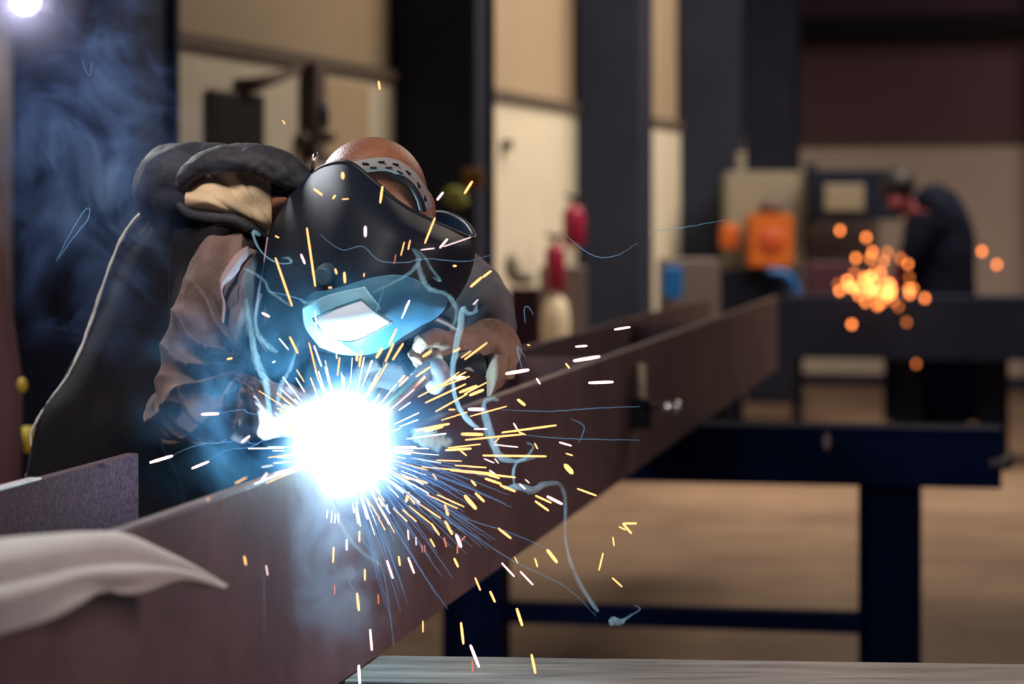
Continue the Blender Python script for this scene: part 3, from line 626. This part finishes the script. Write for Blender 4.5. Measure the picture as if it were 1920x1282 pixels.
# column signs
t = bx('warning_sign', mat('ochre sign', (0.22, 0.10, 0.02), 0.6), 868, 906, 316, 354, 12.7, 0.02); tag(t, 'small dull orange sign on the column behind the helmet', 'sign')
t = MB(); t.ball(P(853, 366, 12.7), (0.07, 0.05, 0.05)); t.ball(P(862, 380, 12.7), (0.05, 0.05, 0.03)); tag(t.build('hard_hat', M['hivis'], remesh=0.012), 'yellow green hard hat hanging on the column behind the helmet', 'hard hat')
# bay one
def onwall(name, m, x0, x1, y0, y1, off, dep, parent=None, bevel=0.01):
    A, B = wallpt(x0), wallpt(x1); Dm = (A.y+B.y)/2; z1, z0 = H+(HY-y0)*Dm/F, H+(HY-y1)*Dm/F
    L = (B-A).length; b = MB(); frame_box(b, A, 0, L, off, off+dep, z0, z1); return b.build(name, m, parent, bevel=bevel)
wc = thing('wall_cabinet', 'dark brown cabinet on the cream wall above the welder\'s collar', 'cabinet', wallpt(440))
onwall('casing', M['brown'], 385, 485, 172, 300, 0.004, 0.03, wc); onwall('door', M['black'], 389, 478, 178, 296, 0.035, 0.008, wc)
A = wallpt(560)
j = thing('wall_jib', 'brown wall bracket with a slanting arm above the dark cabinet', 'bracket', A)
onwall('post', M['brown'], 566, 586, 118, 300, 0.005, 0.07, j)
MB().tube([P(430, 165, 10.9), P(480, 158, 10.9), P(560, 132, 11.2)], [0.040, 0.032, 0.02], n=12).build('arm', M['brown'], j, smooth=True)
tb = thing('tool_board', 'tan board with rounded corner on the cream wall left of the column', 'board', wallpt(640))
onwall('board', M['tan'], 590, 682, 150, 300, 0.004, 0.03, tb, 0.02)
t = MB(); q = P(608, 215, 11.7); t.tube([q+Vector((0, 0, -0.06)), q+Vector((0, 0, 0.03)), q+Vector((0, 0, 0.06))], [0.024, 0.024, 0.012], n=16)
tag(t.build('spray_bottle', mat('dull blue plastic', (0.07, 0.11, 0.19), 0.5), smooth=True), 'small blue bottle hanging on the tan board', 'bottle')
t = MB(); t.ball(P(610, 258, 11.6), (0.06, 0.04, 0.03)); t.ball(P(568, 262, 11.6), (0.03, 0.04, 0.05)); tag(t.build('tool_hook', M['brown'], remesh=0.012), 'brown tool hooks below the blue bottle', 'hook')
# left edge things
t = thing('wooden_post', 'blurred red brown post at the left picture edge', 'post', P(5, 1200, 6.2))
MB().tube([P(-20, 1536, 6.2), P(6, 720, 6.2), P(-2, 560, 6.25), P(-14, 330, 6.3)], [0.06, 0.05, 0.03, 0.02], n=12).build('shaft', M['rust'], t, smooth=True)
tag(MB().tube([P(55, 848, 5.9), P(54, 800, 5.9)], [0.012, 0.016], n=12).build('hose_nozzle', M['yellow'], smooth=True), 'yellow hose nozzle low behind the back of the welder at left', 'nozzle')
tag(MB().ball(P(42, 722, 5.9), (0.012, 0.012, 0.018)).build('yellow_tag', M['yellow'], smooth=True), 'tiny yellow tag above the nozzle by the red brown post', 'tag')
# lamp at the top left
lp = thing('flood_lamp', 'bright white lamp at the top left corner on the dark column', 'lamp', P(50, 5, 8.6))
q = P(50, -2, 8.6)
MB().box(-0.10, 0.10, 0.0, 0.10, -0.05, 0.09, T=q).build('housing', M['black'], lp, bevel=0.01)
MB().ball(q+Vector((0, -0.02, -0.01)), (0.05, 0.02, 0.045)).build('bulb', emat('white lamp glow', (0.80, 0.78, 1.0), 4), lp, smooth=True)
lm = bpy.data.lights.new('lamp_light', 'POINT'); lm.energy = 5; lm.color = (0.85, 0.82, 1.0); lm.shadow_soft_size = 0.03
lo = bpy.data.objects.new('lamp_light', lm); COL.objects.link(lo); lo.location = q+Vector((0, -0.10, -0.02))
LAMPQ = q

# ------------------------------------------------------------------ THE ARC
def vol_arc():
    m = bpy.data.materials.new('arc plasma with bloom'); m.use_nodes = True; nt = m.node_tree; nt.nodes.clear(); N = nt.nodes.new; Lk = nt.links.new
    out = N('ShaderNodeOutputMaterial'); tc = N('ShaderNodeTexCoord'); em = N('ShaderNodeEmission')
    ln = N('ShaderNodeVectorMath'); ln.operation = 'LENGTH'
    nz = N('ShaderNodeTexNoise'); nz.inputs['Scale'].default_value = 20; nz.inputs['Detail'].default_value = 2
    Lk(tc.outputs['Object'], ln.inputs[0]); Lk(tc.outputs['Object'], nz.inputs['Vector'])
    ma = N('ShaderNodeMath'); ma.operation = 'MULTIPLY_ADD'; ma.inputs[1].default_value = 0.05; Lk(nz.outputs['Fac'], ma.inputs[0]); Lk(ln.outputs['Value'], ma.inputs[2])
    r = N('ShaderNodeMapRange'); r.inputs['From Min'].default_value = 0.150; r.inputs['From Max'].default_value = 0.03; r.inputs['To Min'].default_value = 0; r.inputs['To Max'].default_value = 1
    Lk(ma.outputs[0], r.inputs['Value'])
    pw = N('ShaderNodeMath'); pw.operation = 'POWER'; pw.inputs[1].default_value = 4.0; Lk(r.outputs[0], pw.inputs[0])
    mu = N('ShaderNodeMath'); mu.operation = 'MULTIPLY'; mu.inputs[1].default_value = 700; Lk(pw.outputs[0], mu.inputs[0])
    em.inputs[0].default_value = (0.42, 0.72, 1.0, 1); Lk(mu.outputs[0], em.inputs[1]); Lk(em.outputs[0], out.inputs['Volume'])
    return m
b = MB(); b.ball((0, 0, 0), 0.16, n=32, m=20)  # emissive ball sized for the arc's bloom, not for the plasma alone
arc = b.build('welding_arc_bloom', vol_arc()); arc.location = P(645, 836, 3.60); tag(arc, 'blinding white and blue welding arc and its bloom on the beam edge', 'welding arc')

# ------------------------------------------------------------------ SMOKE
def smoke_mat(name, dens, scale, lo, hi, col, rad, seed=0.0, stretch=(1, 1, 1), dist=1.2):
    m = bpy.data.materials.new(name); m.use_nodes = True; nt = m.node_tree; nt.nodes.clear(); N = nt.nodes.new; Lk = nt.links.new
    out = N('ShaderNodeOutputMaterial'); tc = N('ShaderNodeTexCoord'); mp = N('ShaderNodeMapping'); mp.inputs['Location'].default_value = (seed, seed*0.7, seed*1.3); mp.inputs['Scale'].default_value = stretch
    nz = N('ShaderNodeTexNoise'); nz.inputs['Scale'].default_value = scale; nz.inputs['Detail'].default_value = 4; nz.inputs['Roughness'].default_value = 0.6; nz.inputs['Distortion'].default_value = dist
    Lk(tc.outputs['Object'], mp.inputs[0]); Lk(mp.outputs[0], nz.inputs['Vector'])
    r = N('ShaderNodeMapRange'); r.inputs['From Min'].default_value = lo; r.inputs['From Max'].default_value = hi; Lk(nz.outputs['Fac'], r.inputs['Value'])
    sc = N('ShaderNodeVectorMath'); sc.operation = 'MULTIPLY'; sc.inputs[1].default_value = tuple(1/a for a in rad); Lk(tc.outputs['Object'], sc.inputs[0])
    ln = N('ShaderNodeVectorMath'); ln.operation = 'LENGTH'; Lk(sc.outputs[0], ln.inputs[0])
    fr = N('ShaderNodeMapRange'); fr.interpolation_type = 'SMOOTHSTEP'; fr.inputs['From Min'].default_value = 1.0; fr.inputs['From Max'].default_value = 0.2; Lk(ln.outputs['Value'], fr.inputs['Value'])
    mu = N('ShaderNodeMath'); mu.operation = 'MULTIPLY'; Lk(r.outputs[0], mu.inputs[0]); Lk(fr.outputs[0], mu.inputs[1])
    m2 = N('ShaderNodeMath'); m2.operation = 'MULTIPLY'; m2.inputs[1].default_value = dens; Lk(mu.outputs[0], m2.inputs[0])
    vs = N('ShaderNodeVolumeScatter'); vs.inputs['Color'].default_value = (*col, 1); Lk(m2.outputs[0], vs.inputs['Density']); Lk(vs.outputs[0], out.inputs['Volume'])
    return m
def cloud(name, label, c, rad, dens, scale, lo, hi, col, seed, **k):
    b = MB(); b.ball((0, 0, 0), rad, n=24, m=16)
    o = b.build(name, smoke_mat(name, dens, scale, lo, hi, col, rad, seed, **k)); o.location = c
    return tag(o, label, 'smoke', kind='stuff')
SM = (0.16, 0.50, 0.90)
cloud('arc_fume', 'blue lit fume hanging around the welding arc', P(590, 750, 3.50), (0.30, 0.13, 0.24), 9.5, 8, 0.42, 0.75, SM, 3.0)
cloud('falling_fume', 'grey blue smoke rolling down the beam face below the arc', P(625, 1010, 3.42), (0.13, 0.09, 0.20), 13.0, 10, 0.42, 0.72, (0.55, 0.75, 0.95), 8.0)
cloud('rising_smoke', 'thin blue smoke drifting in front of the dark column at left', P(180, 300, 3.95), (0.20, 0.30, 0.40), 9.0, 6, 0.50, 0.72, (0.17, 0.31, 0.72), 5.0, dist=2.0)

cloud('lamp_glow_haze', 'added pale haze giving the glow around the bright lamp at top left', LAMPQ+Vector((0, -0.10, 0)), (0.34, 0.20, 0.34), 1.6, 3, 0.15, 0.6, (0.75, 0.75, 1.0), 2.0, dist=0.2)  # haze volume added to give the lamp its soft glare
# wisps: narrow ribbons of denser smoke, one mesh
wm = bpy.data.materials.new('smoke ribbon'); wm.use_nodes = True; nt = wm.node_tree; nt.nodes.clear()
o_ = nt.nodes.new('ShaderNodeOutputMaterial'); v_ = nt.nodes.new('ShaderNodeVolumeScatter'); v_.inputs[0].default_value = (0.45, 0.82, 1.0, 1); v_.inputs[1].default_value = 95
nt.links.new(v_.outputs[0], o_.inputs['Volume'])
WISPS = [
 [(893, 567, 3), (892, 583, 5), (878, 588, 5), (867, 577, 6), (864, 600, 9), (858, 640, 9), (849, 690, 7), (850, 730, 6), (862, 765, 7), (880, 790, 8), (898, 802, 3)],
 [(935, 750, 3), (922, 747, 5), (908, 756, 5), (912, 790, 8), (925, 830, 9), (940, 858, 7), (965, 864, 5), (1003, 858, 3)],
 [(988, 830, 2), (1000, 838, 3), (985, 858, 5), (968, 868, 4), (962, 890, 5), (966, 915, 3)],
 [(944, 915, 3), (970, 912, 7), (1000, 920, 8), (1020, 908, 6), (1050, 908, 4), (1060, 940, 4), (1060, 1000, 3), (1066, 1040, 4), (1085, 1090, 5), (1110, 1130, 6), (1122, 1146, 3)],
 [(1145, 1172, 4), (1150, 1164, 9), (1165, 1166, 7), (1180, 1155, 3), (1200, 1142, 3), (1190, 1134, 2)],
 [(772, 466, 2), (784, 480, 5), (783, 495, 5), (768, 512, 4), (740, 528, 3), (700, 548, 2)],
 [(775, 466, 2), (795, 480, 3), (810, 505, 3), (826, 527, 3), (812, 520, 2)],
 [(783, 492, 4), (790, 515, 6), (802, 540, 6), (815, 545, 5), (838, 552, 5), (852, 570, 6), (856, 592, 4), (846, 620, 3)],
 [(488, 441, 3), (474, 434, 5), (480, 455, 4), (492, 474, 3), (510, 488, 3), (530, 494, 3), (546, 492, 3), (541, 484, 3), (528, 484, 2)],
 [(458, 503, 3), (480, 514, 3), (497, 528, 3), (505, 545, 3), (520, 556, 3), (545, 574, 2)],
 [(490, 550, 3), (480, 585, 4), (482, 620, 5), (495, 642, 6), (520, 660, 4)],
 [(563, 560, 2), (572, 568, 3), (590, 562, 2)],
 [(772, 805, 6), (790, 818, 18), (815, 826, 20), (838, 828, 12), (848, 826, 4)],
 [(155, 112, 2), (160, 130, 2), (168, 142, 2), (172, 118, 2)],
 [(620, 930, 3), (640, 985, 5), (668, 1025, 4), (700, 1050, 3), (718, 1062, 2), (724, 1090, 1.5), (732, 1150, 1.2), (738, 1210, 1)],
 [(655, 1060, 1.5), (665, 1075, 1.5), (655, 1090, 2), (668, 1110, 1.5), (680, 1125, 1)],
 [(560, 640, 2), (545, 690, 4), (528, 720, 5), (520, 760, 4)],
 [(462, 560, 3), (470, 620, 6), (482, 680, 8), (500, 720, 7), (505, 790, 5)]]
b = MB()
for i, wp in enumerate(WISPS):
    D = 3.48+0.03*(i % 3)
    if min(q[1] for q in wp) > 860 and wp[0][0] < 760: D = 3.40
    if wp[0][0] > 850: D = 3.55
    if wp[0][1] < 560 and wp[0][0] > 700: D = 3.46
    c = cr([(q[0], q[1], D+0.01*math.sin(k), q[2]) for k, q in enumerate(wp)], 30)
    b.tube([P(*q[:3]) for q in c], [(max(0.5, q[3])*D/F*0.8, max(0.5, q[3])*D/F*0.45) for q in c], n=12, fold=folds(i*1.7, 0.55, 11, 2))
tag(b.build('smoke_wisps', wm, smooth=True), 'curling cyan wisps of smoke around the helmet, glove and beam', 'smoke', kind='stuff')
# fine threads of smoke drawn by single sparks
tm = bpy.data.materials.new('fine smoke thread'); tm.use_nodes = True; nt = tm.node_tree; b_ = nt.nodes['Principled BSDF']
b_.inputs['Base Color'].default_value = (0.30, 0.65, 1.0, 1); b_.inputs['Alpha'].default_value = 0.36; b_.inputs['Roughness'].default_value = 0.9
THR = [
 [(324, 853), (370, 835), (430, 828), (455, 825), (480, 832), (515, 812)], [(391, 862), (430, 843), (470, 838), (500, 822), (515, 820)],
 [(410, 775), (455, 768), (470, 775), (540, 782)], [(640, 770), (700, 600), (720, 540)],
 [(600, 905), (660, 985), (700, 1040), (720, 1080), (735, 1180), (738, 1210)],
 [(720, 905), (790, 960), (865, 990), (960, 1050), (1060, 1100), (1118, 1155)],
 [(700, 900), (735, 980), (770, 1040), (810, 1100), (840, 1142)], [(730, 880), (800, 930), (870, 970), (960, 1000), (1040, 1035)],
 [(940, 768), (1030, 771), (1120, 765), (1200, 762)], [(980, 815), (1060, 822), (1200, 825)],
 [(1060, 440), (1085, 462), (1110, 478), (1135, 483), (1165, 475), (1195, 455)], [(1215, 437), (1235, 432), (1290, 425), (1360, 412)],
 [(500, 545), (560, 560), (600, 580)], [(600, 440), (640, 468), (680, 462), (710, 488), (760, 492), (800, 485), (870, 490), (920, 478)],
 [(105, 490), (125, 450), (145, 415), (160, 393), (168, 392), (165, 410), (150, 430), (130, 455), (110, 485)],
 [(520, 720), (550, 735), (570, 760)], [(985, 605), (983, 580), (990, 575), (1000, 590)], [(1070, 785), (1095, 800), (1085, 830)],
 [(980, 695), (970, 650), (985, 670)], [(494, 1060), (496, 1140), (494, 1222)]]
for k in range(64):
    a_ = -random.uniform(0.12, 1.35); r0_, r1_ = random.uniform(85, 130), random.uniform(150, 330); bend = random.uniform(0, 26)
    THR.append([(648+q*math.cos(a_), 838-q*math.sin(a_)+bend*((q-r0_)/(r1_-r0_))**2) for q in (r0_, (r0_+r1_)/2, r1_)])
b = MB()
for i, tp in enumerate(THR):
    D = 3.5; 
    if tp[0][0] < 560 and tp[0][1] > 900: D = 3.15
    if tp[-1][1] > 1000 and tp[0][0] > 560: D = 3.45
    c = cr([(q[0], q[1], D) for q in tp], 36)
    b.tube([P(q[0]+1.2*noise.noise(Vector((k*0.6, i, 0))), q[1]+1.5*noise.noise(Vector((k*0.6, i, 5))), q[2]) for k, q in enumerate(c)], [0.00045*(0.5+math.sin(PI*(k+0.5)/36)) for k in range(36)], n=5)
tag(b.build('smoke_threads', tm), 'fine pale smoke threads trailing behind flying sparks', 'smoke', kind='stuff')

# ------------------------------------------------------------------ SPARKS
S = []
def crop(ox, oy, s, data):
    for q in data: S.append((ox+q[0]/s, oy+q[1]/s, ox+q[2]/s, oy+q[3]/s, q[4], q[5]))
crop(200, 230, 3.662, [(1375,725,1432,1120,'o',2),(1160,930,1272,1255,'o',2),(1425,455,1478,495,'o',2.2),(1555,520,1568,500,'o',2),(1618,525,1660,522,'o',1.2),(1620,345,1622,380,'o',3.4),(1160,778,1180,788,'o',1.5),(1776,715,1776,778,'p',3),(1335,905,1360,965,'p',2.2),(1570,1005,1578,1035,'o',2),(1632,1030,1636,1095,'o',2.6),(1768,1035,1766,1055,'o',1.2),(1525,1132,1543,1132,'o',1.6)])
crop(500, 230, 3.662, [(795,440,780,548,'o',2.2),(1155,655,1087,825,'o',1.8),(1410,405,1360,483,'o',2.4),(1210,480,1172,528,'p',2.2),(1240,800,1190,858,'p',2),(1400,787,1215,850,'p',0.9),(1150,862,1060,873,'p',1),(945,820,922,910,'o',1.1),(985,808,972,870,'o',1.2),(887,905,875,968,'r',1),(1283,983,1300,983,'o',2),(1540,1018,1485,1060,'o',2.2),(1475,1062,1402,1125,'o',2.4),(1450,1215,1418,1248,'p',1),(980,1220,950,1282,'w',1.6)])
crop(200, 550, 3.662, [(655,830,765,825,'p',3),(300,1160,450,1115,'p',3),(588,1200,698,1155,'p',2.6),(928,1020,980,980,'p',2.4),(1070,135,1115,158,'p',2.4),(830,450,860,445,'o',1.8),(1258,300,1312,408,'o',2.2),(1095,888,1225,942,'w',1.2),(1155,820,1285,920,'w',1.2),(1185,310,1248,385,'w',1.2),(1065,1192,1140,1180,'w',1),(1100,1235,1065,1282,'p',2.4),(1210,575,1340,745,'w',1.4),(1300,580,1358,675,'w',1.3),(1305,525,1355,605,'o',1.2),(1400,580,1448,705,'o',1.6),(1425,360,1475,500,'w',1.5),(1390,340,1455,600,'o',1.4),(1455,535,1495,665,'w',1.6),(1500,505,1540,670,'w',1.6),(1570,300,1580,445,'w',1.3),(1600,440,1585,560,'o',1.6),(1750,395,1735,500,'o',2),(1720,415,1715,460,'o',2),(1820,460,1780,580,'w',1.4),(1155,465,1140,475,'w',1.4),(1140,1080,1220,1080,'w',1.1),(1170,1125,1260,1127,'w',1.1),(1145,1165,1270,1155,'w',1.1),(1155,1232,1310,1195,'w',1.2),(1430,120,1440,230,'w',1.2)])
crop(600, 550, 3.662, [(615,50,562,170,'w',1.6),(525,245,475,350,'o',1.8),(760,398,708,432,'o',2.6),(960,378,918,400,'o',1.8),(1145,340,995,452,'o',1.8),(1035,395,972,440,'o',1.2),(645,455,690,480,'p',3.6),(570,345,500,455,'o',2),(505,345,450,465,'o',2.2),(425,380,388,440,'o',3),(255,415,255,460,'o',2),(755,505,660,570,'o',2),(580,565,540,610,'o',2),(605,575,545,635,'o',2),(460,480,350,670,'o',1.6),(360,465,290,640,'w',1.4),(1000,540,675,710,'o',1.6),(1025,570,770,660,'o',1.5),(955,540,830,630,'o',1.2),(1000,622,725,750,'o',1.8),(1075,635,960,678,'o',2.8),(1120,662,1030,698,'o',3),(1142,612,992,690,'o',1.4),(1010,690,795,810,'o',1.6),(920,578,995,580,'p',4),(1430,525,1280,550,'p',3.4),(1425,352,1440,357,'o',1.4),(1688,482,1712,512,'o',1.8),(1488,585,1510,620,'p',1.8),(1360,730,1405,765,'o',3),(1022,795,1120,795,'p',3.4),(1280,775,1035,842,'o',1.4),(1010,815,835,870,'o',1.2),(885,895,660,940,'o',2.6),(840,915,725,945,'o',2.6),(925,797,885,797,'o',1.6),(1620,905,1250,955,'o',2),(1400,965,1000,1005,'o',1.8),(1115,968,975,965,'o',3.2),(1365,950,1410,970,'o',1.5),(1355,932,1330,892,'p',1.6),(1145,930,1060,930,'p',1.6),(1230,990,1198,1025,'o',1.2),(1100,1035,880,1060,'o',1.5),(1035,1065,865,1075,'o',2.6),(1005,1112,960,1075,'o',1.6),(1200,1038,1358,1055,'p',1.2),(1475,1030,1493,1065,'o',1.5),(1550,1118,1120,1112,'o',2.2),(1128,1135,1195,1163,'p',1.2),(1200,1135,1225,1165,'p',1.2),(1645,1022,1725,1045,'p',1.8),(1690,1098,1733,1112,'o',1.5),(1685,1180,1730,1230,'o',5),(1340,1262,1020,1225,'o',1.8),(1200,1235,700,1190,'o',1.5),(1140,1195,930,1180,'o',1.6),(970,1150,800,1145,'o',1.3),(1165,1215,1200,1240,'p',1.8),(775,1240,800,1275,'o',1.8),(1230,1268,1150,1245,'o',1.8)])
crop(600, 880, 3.188, [(1165,48,780,5,'o',1.6),(1165,130,1080,95,'o',2.4),(1080,85,990,55,'o',2.4),(930,95,905,65,'o',2.2),(1250,80,1228,60,'p',1.2),(1225,115,1195,88,'p',1.8),(1650,155,1540,115,'o',1.8),(1445,205,1360,162,'p',2.8),(1380,198,1290,157,'o',2),(1365,245,1288,190,'o',2.2),(980,190,930,142,'o',2.6),(930,232,868,160,'o',4),(640,80,495,40,'o',2.4),(860,222,700,150,'o',1.5),(820,232,640,150,'o',1.4),(765,272,748,215,'o',3),(720,290,540,170,'o',1.6),(575,310,495,240,'o',1.6),(520,310,440,232,'o',1.6),(530,140,515,190,'o',3.2),(565,205,535,160,'o',2),(665,325,532,218,'o',1.4),(790,385,748,310,'o',2.8),(712,390,668,325,'o',2),(842,460,815,392,'p',3.4),(868,400,845,425,'r',1.6),(820,500,825,445,'r',1.6),(755,460,742,408,'r',2),(685,460,660,415,'o',1.6),(825,580,803,533,'o',2.4),(1140,410,1068,353,'o',2.4),(1415,553,1360,482,'o',3.4),(1300,580,1285,532,'o',1.6),(1182,558,1162,522,'o',1),(1160,638,1088,560,'p',1.8),(1272,688,1198,610,'p',1.8),(958,720,928,648,'o',1.8),(1045,790,1018,730,'o',2.2),(562,618,528,528,'p',2.2),(435,648,400,545,'p',2.2),(478,572,470,520,'o',2),(388,360,350,290,'o',1.4),(355,290,285,180,'o',1.6),(232,840,222,742,'o',2.6),(235,430,235,370,'o',2),(160,480,160,420,'w',2),(78,555,82,465,'o',1.8),(268,660,268,597,'o',1.8),(87,745,87,690,'r',1.2),(350,800,348,748,'r',1.4),(345,585,343,548,'r',1.2),(310,1078,300,958,'p',2.4),(238,1282,232,1172,'p',3),(615,970,615,905,'o',1.3),(857,1040,843,917,'o',2.6),(950,1178,900,1052,'p',3),(912,1208,911,1142,'r',1.5),(1208,930,1177,833,'o',2.8),(1287,1215,1265,1107,'o',2.6),(1890,322,1815,322,'o',2.2),(1860,380,1812,325,'o',2.2),(1825,360,1788,342,'o',1.5),(1758,455,1750,405,'o',1.4),(1692,500,1668,600,'o',1.6),(1805,700,1748,648,'o',1.6),(612,495,608,452,'r',1.2),(628,492,625,452,'r',1.2),(575,450,573,405,'p',1.1),(530,418,525,362,'p',1.5),(470,165,405,98,'w',1.5),(375,220,350,168,'o',2),(405,245,400,210,'w',1.5),(40,290,45,243,'w',1.4),(68,318,72,247,'w',1.4),(88,320,92,265,'w',1.4),(110,318,110,262,'w',1.4)])
crop(900, 520, 3.2, [(808,312,898,298,'p',2.2),(575,415,640,410,'p',2.2),(565,500,715,475,'p',3.4),(655,632,795,627,'p',3)])
crop(0, 0, 1, [(710,153,712,167,'o',2),(530,226,534,232,'o',1.2),(458,1043,461,1058,'o',1.8),(441,906,462,895,'o',1.2),(390,938,391,934,'o',1.2),(502,1078,499,1060,'p',1)])
NCAT = len(S)
for k in range(300-NCAT):                          # the dense crown close to the arc
    a = random.choice([random.uniform(-0.6, 0.75), random.uniform(0.9, 2.3), random.uniform(2.3, 3.6), random.uniform(-1.5, -0.5), random.uniform(-1.1, 0.3)])
    r0 = random.uniform(78, 125); r1 = r0+random.uniform(18, 75)
    cxx, cyy = 648, 838
    S.append((cxx+r0*math.cos(a), cyy-r0*math.sin(a)*0.95, cxx+r1*math.cos(a), cyy-r1*math.sin(a)*0.95, random.choice('wwwwo'), random.uniform(0.8, 1.6)))
SMAT = {'o': emat('orange hot spark', (1.0, 0.50, 0.17), 2.1), 'p': emat('pink white hot spark', (1.0, 0.66, 0.70), 2.0), 'r': emat('cooling red spark', (0.9, 0.25, 0.16), 0.9), 'w': emat('white hot spark', (0.80, 0.88, 1.0), 2.0)}
NM = {'o': 'glowing orange', 'p': 'pinkish white', 'r': 'dull red', 'w': 'white hot'}
def where(x, y):
    if math.hypot(x-650, y-835) < 215: return ['in the dense burst', 'dense burst']
    if y < 545 and x < 900: return ['before the helmet', 'helmet']
    if x < 560: return ['by the brown sleeve', 'left']
    if y > 1085: return ['under the beam', 'bottom']
    if x > 1040 and y < 780: return ['right of the gauntlet', 'above beam']
    if x > 1090: return ['over the blurred floor', 'floor']
    if x < 780: return ['under the arc', 'face']
    if y < 860: return ['below the gauntlet', 'right']
    return ['on the beam face', 'lower right']
SP = []
ORD = ['leftmost', 'second from the left', 'third from the left', 'fourth from the left', 'fifth from the left', 'sixth from the left', 'seventh from the left', 'eighth from the left']
def ordinals(items):                               # items: (object, label, category, group, x); few alike get their place in the row
    sets = {}
    for q in items: sets.setdefault(q[1], []).append(q)
    for lab, qs in sets.items():
        qs.sort(key=lambda q: q[4])
        for k, q in enumerate(qs):
            n_ = len(qs)
            if n_ == 1: tag(q[0], lab, q[2], q[3])
            elif n_ <= 9:
                pre = 'rightmost' if k == n_-1 else ORD[k]
                tag(q[0], lab+', '+pre, q[2], q[3])
            else: tag(q[0], lab, q[2], q[3])
for i, (x0, y0, x1, y1, c, r) in enumerate(S):
    D = 3.50 + 0.10*random.random(); xm, ym = (x0+x1)/2, (y0+y1)/2
    Df = 4388.0/(1836-min(x0, x1)) if min(x0, x1) < 1700 else 9
    if ym > 1003-0.3575*(xm-216)-30: D = min(D, Df-0.04)
    if ym < 690 and 480 < xm < 900: D = 3.42+0.03*random.random()
    if xm < 480 and D > 3.3: D = 3.45 if ym < 860 else D
    d1 = D+random.uniform(-0.03, 0.02)
    a, e = P(x0, y0, D), P(x1, y1, d1); R = r*D/F*0.95
    mid = (a+e)/2; h = (e-a)/2; n = h.normalized()*R*0.7
    b = MB(); b.tube([-h-n, -h, -h*0.5, h*0.5, h, h+n], [R*0.25, R*0.8, R, R, R*0.8, R*0.25], n=8)
    o = b.build('welding_spark', SMAT[c], smooth=True); o.location = mid
    wh = where(xm, ym); L_ = math.hypot(x1-x0, y1-y0); dx, dy = (x1-x0, y1-y0) if x1 > x0 else (x0-x1, y0-y1)
    size = 'long' if L_ > 45 else ('short' if L_ < 18 else 'medium'); size = ('thick ' if r >= 2.8 else '')+size
    lean = 'level' if abs(dy) < 0.25*abs(dx) else ('upright' if abs(dx) < 0.25*abs(dy) else ('falling to the right' if dy > 0 else 'rising to the right'))
    if wh[1] == 'dense burst':
        side_ = 'above' if ym < 835-abs(xm-650) else ('below' if ym > 835+abs(xm-650) else ('right of' if xm > 650 else 'left of'))
        tag(o, f'{size} {NM[c]} spark in the dense burst {side_} the arc', 'spark', f'{size} {NM[c]} sparks in the burst {side_} the arc')
    else: SP.append((o, f'{size} {NM[c]} {lean} spark {wh[0]}', 'spark', f'{NM[c]} sparks, {wh[1]}', xm))
SP = [(q[0], q[1].replace('falling to the right spark', 'spark sloping down').replace('rising to the right spark', 'spark sloping up'), q[2], q[3], q[4]) for q in SP]
SP = [(q[0], ' '.join(q[1].split()), q[2], q[3], q[4]) for q in SP]
ordinals(SP)
# far orange sparks of the grinder
FS = [(1575,432,1),(1624,445,1),(1636,472,1),(1605,484,1),(1632,484,.8),(1664,473,.45),(1657,490,.7),(1688,484,.5),(1702,495,.8),(1640,508,.6),(1602,512,.5),(1620,520,1),(1705,520,.3),(1571,532,.3),
      (1704,541,1),(1712,541,.7),(1734,559,1),(1597,608,1.1),(1623,566,1),(1645,573,1),(1652,568,.8),(1700,604,.3),(1718,682,.3),(1841,471,1),(1869,496,.9),(1685,575,.3),(1675,565,.4)]
for k in range(30): FS.append((1634+random.gauss(0, 30), 538+random.gauss(0, 11), random.uniform(0.9, 1.6)))
fmats = {}; FSP = []
for i, (x, y, s) in enumerate(FS):
    key = round(s, 1)
    if key not in fmats: fmats[key] = emat('grinding spark', (1.0, 0.25, 0.055), 8.0*key)
    b = MB(); b.ball((0, 0, 0), (0.013, 0.013, 0.017), n=10, m=8)
    o = b.build('grinding_spark', fmats[key], smooth=True); o.location = P(x, y, 16.3)
    if i < 27:
        pl_ = 'right of the second worker' if x > 1800 else ('below the far bench edge' if y > 590 else ('high above the grinder burst' if y < 460 else ('just above the grinder burst' if y < 515 else 'beside the grinder burst')))
        FSP.append((o, ('dim red' if s < 0.5 else 'orange')+' round spark glow '+pl_, 'spark', 'single blurred grinder sparks', x))
    else: tag(o, 'orange glow in the bright core of the far grinder spark burst', 'spark', 'core of the blurred grinder burst')
ordinals(FSP)
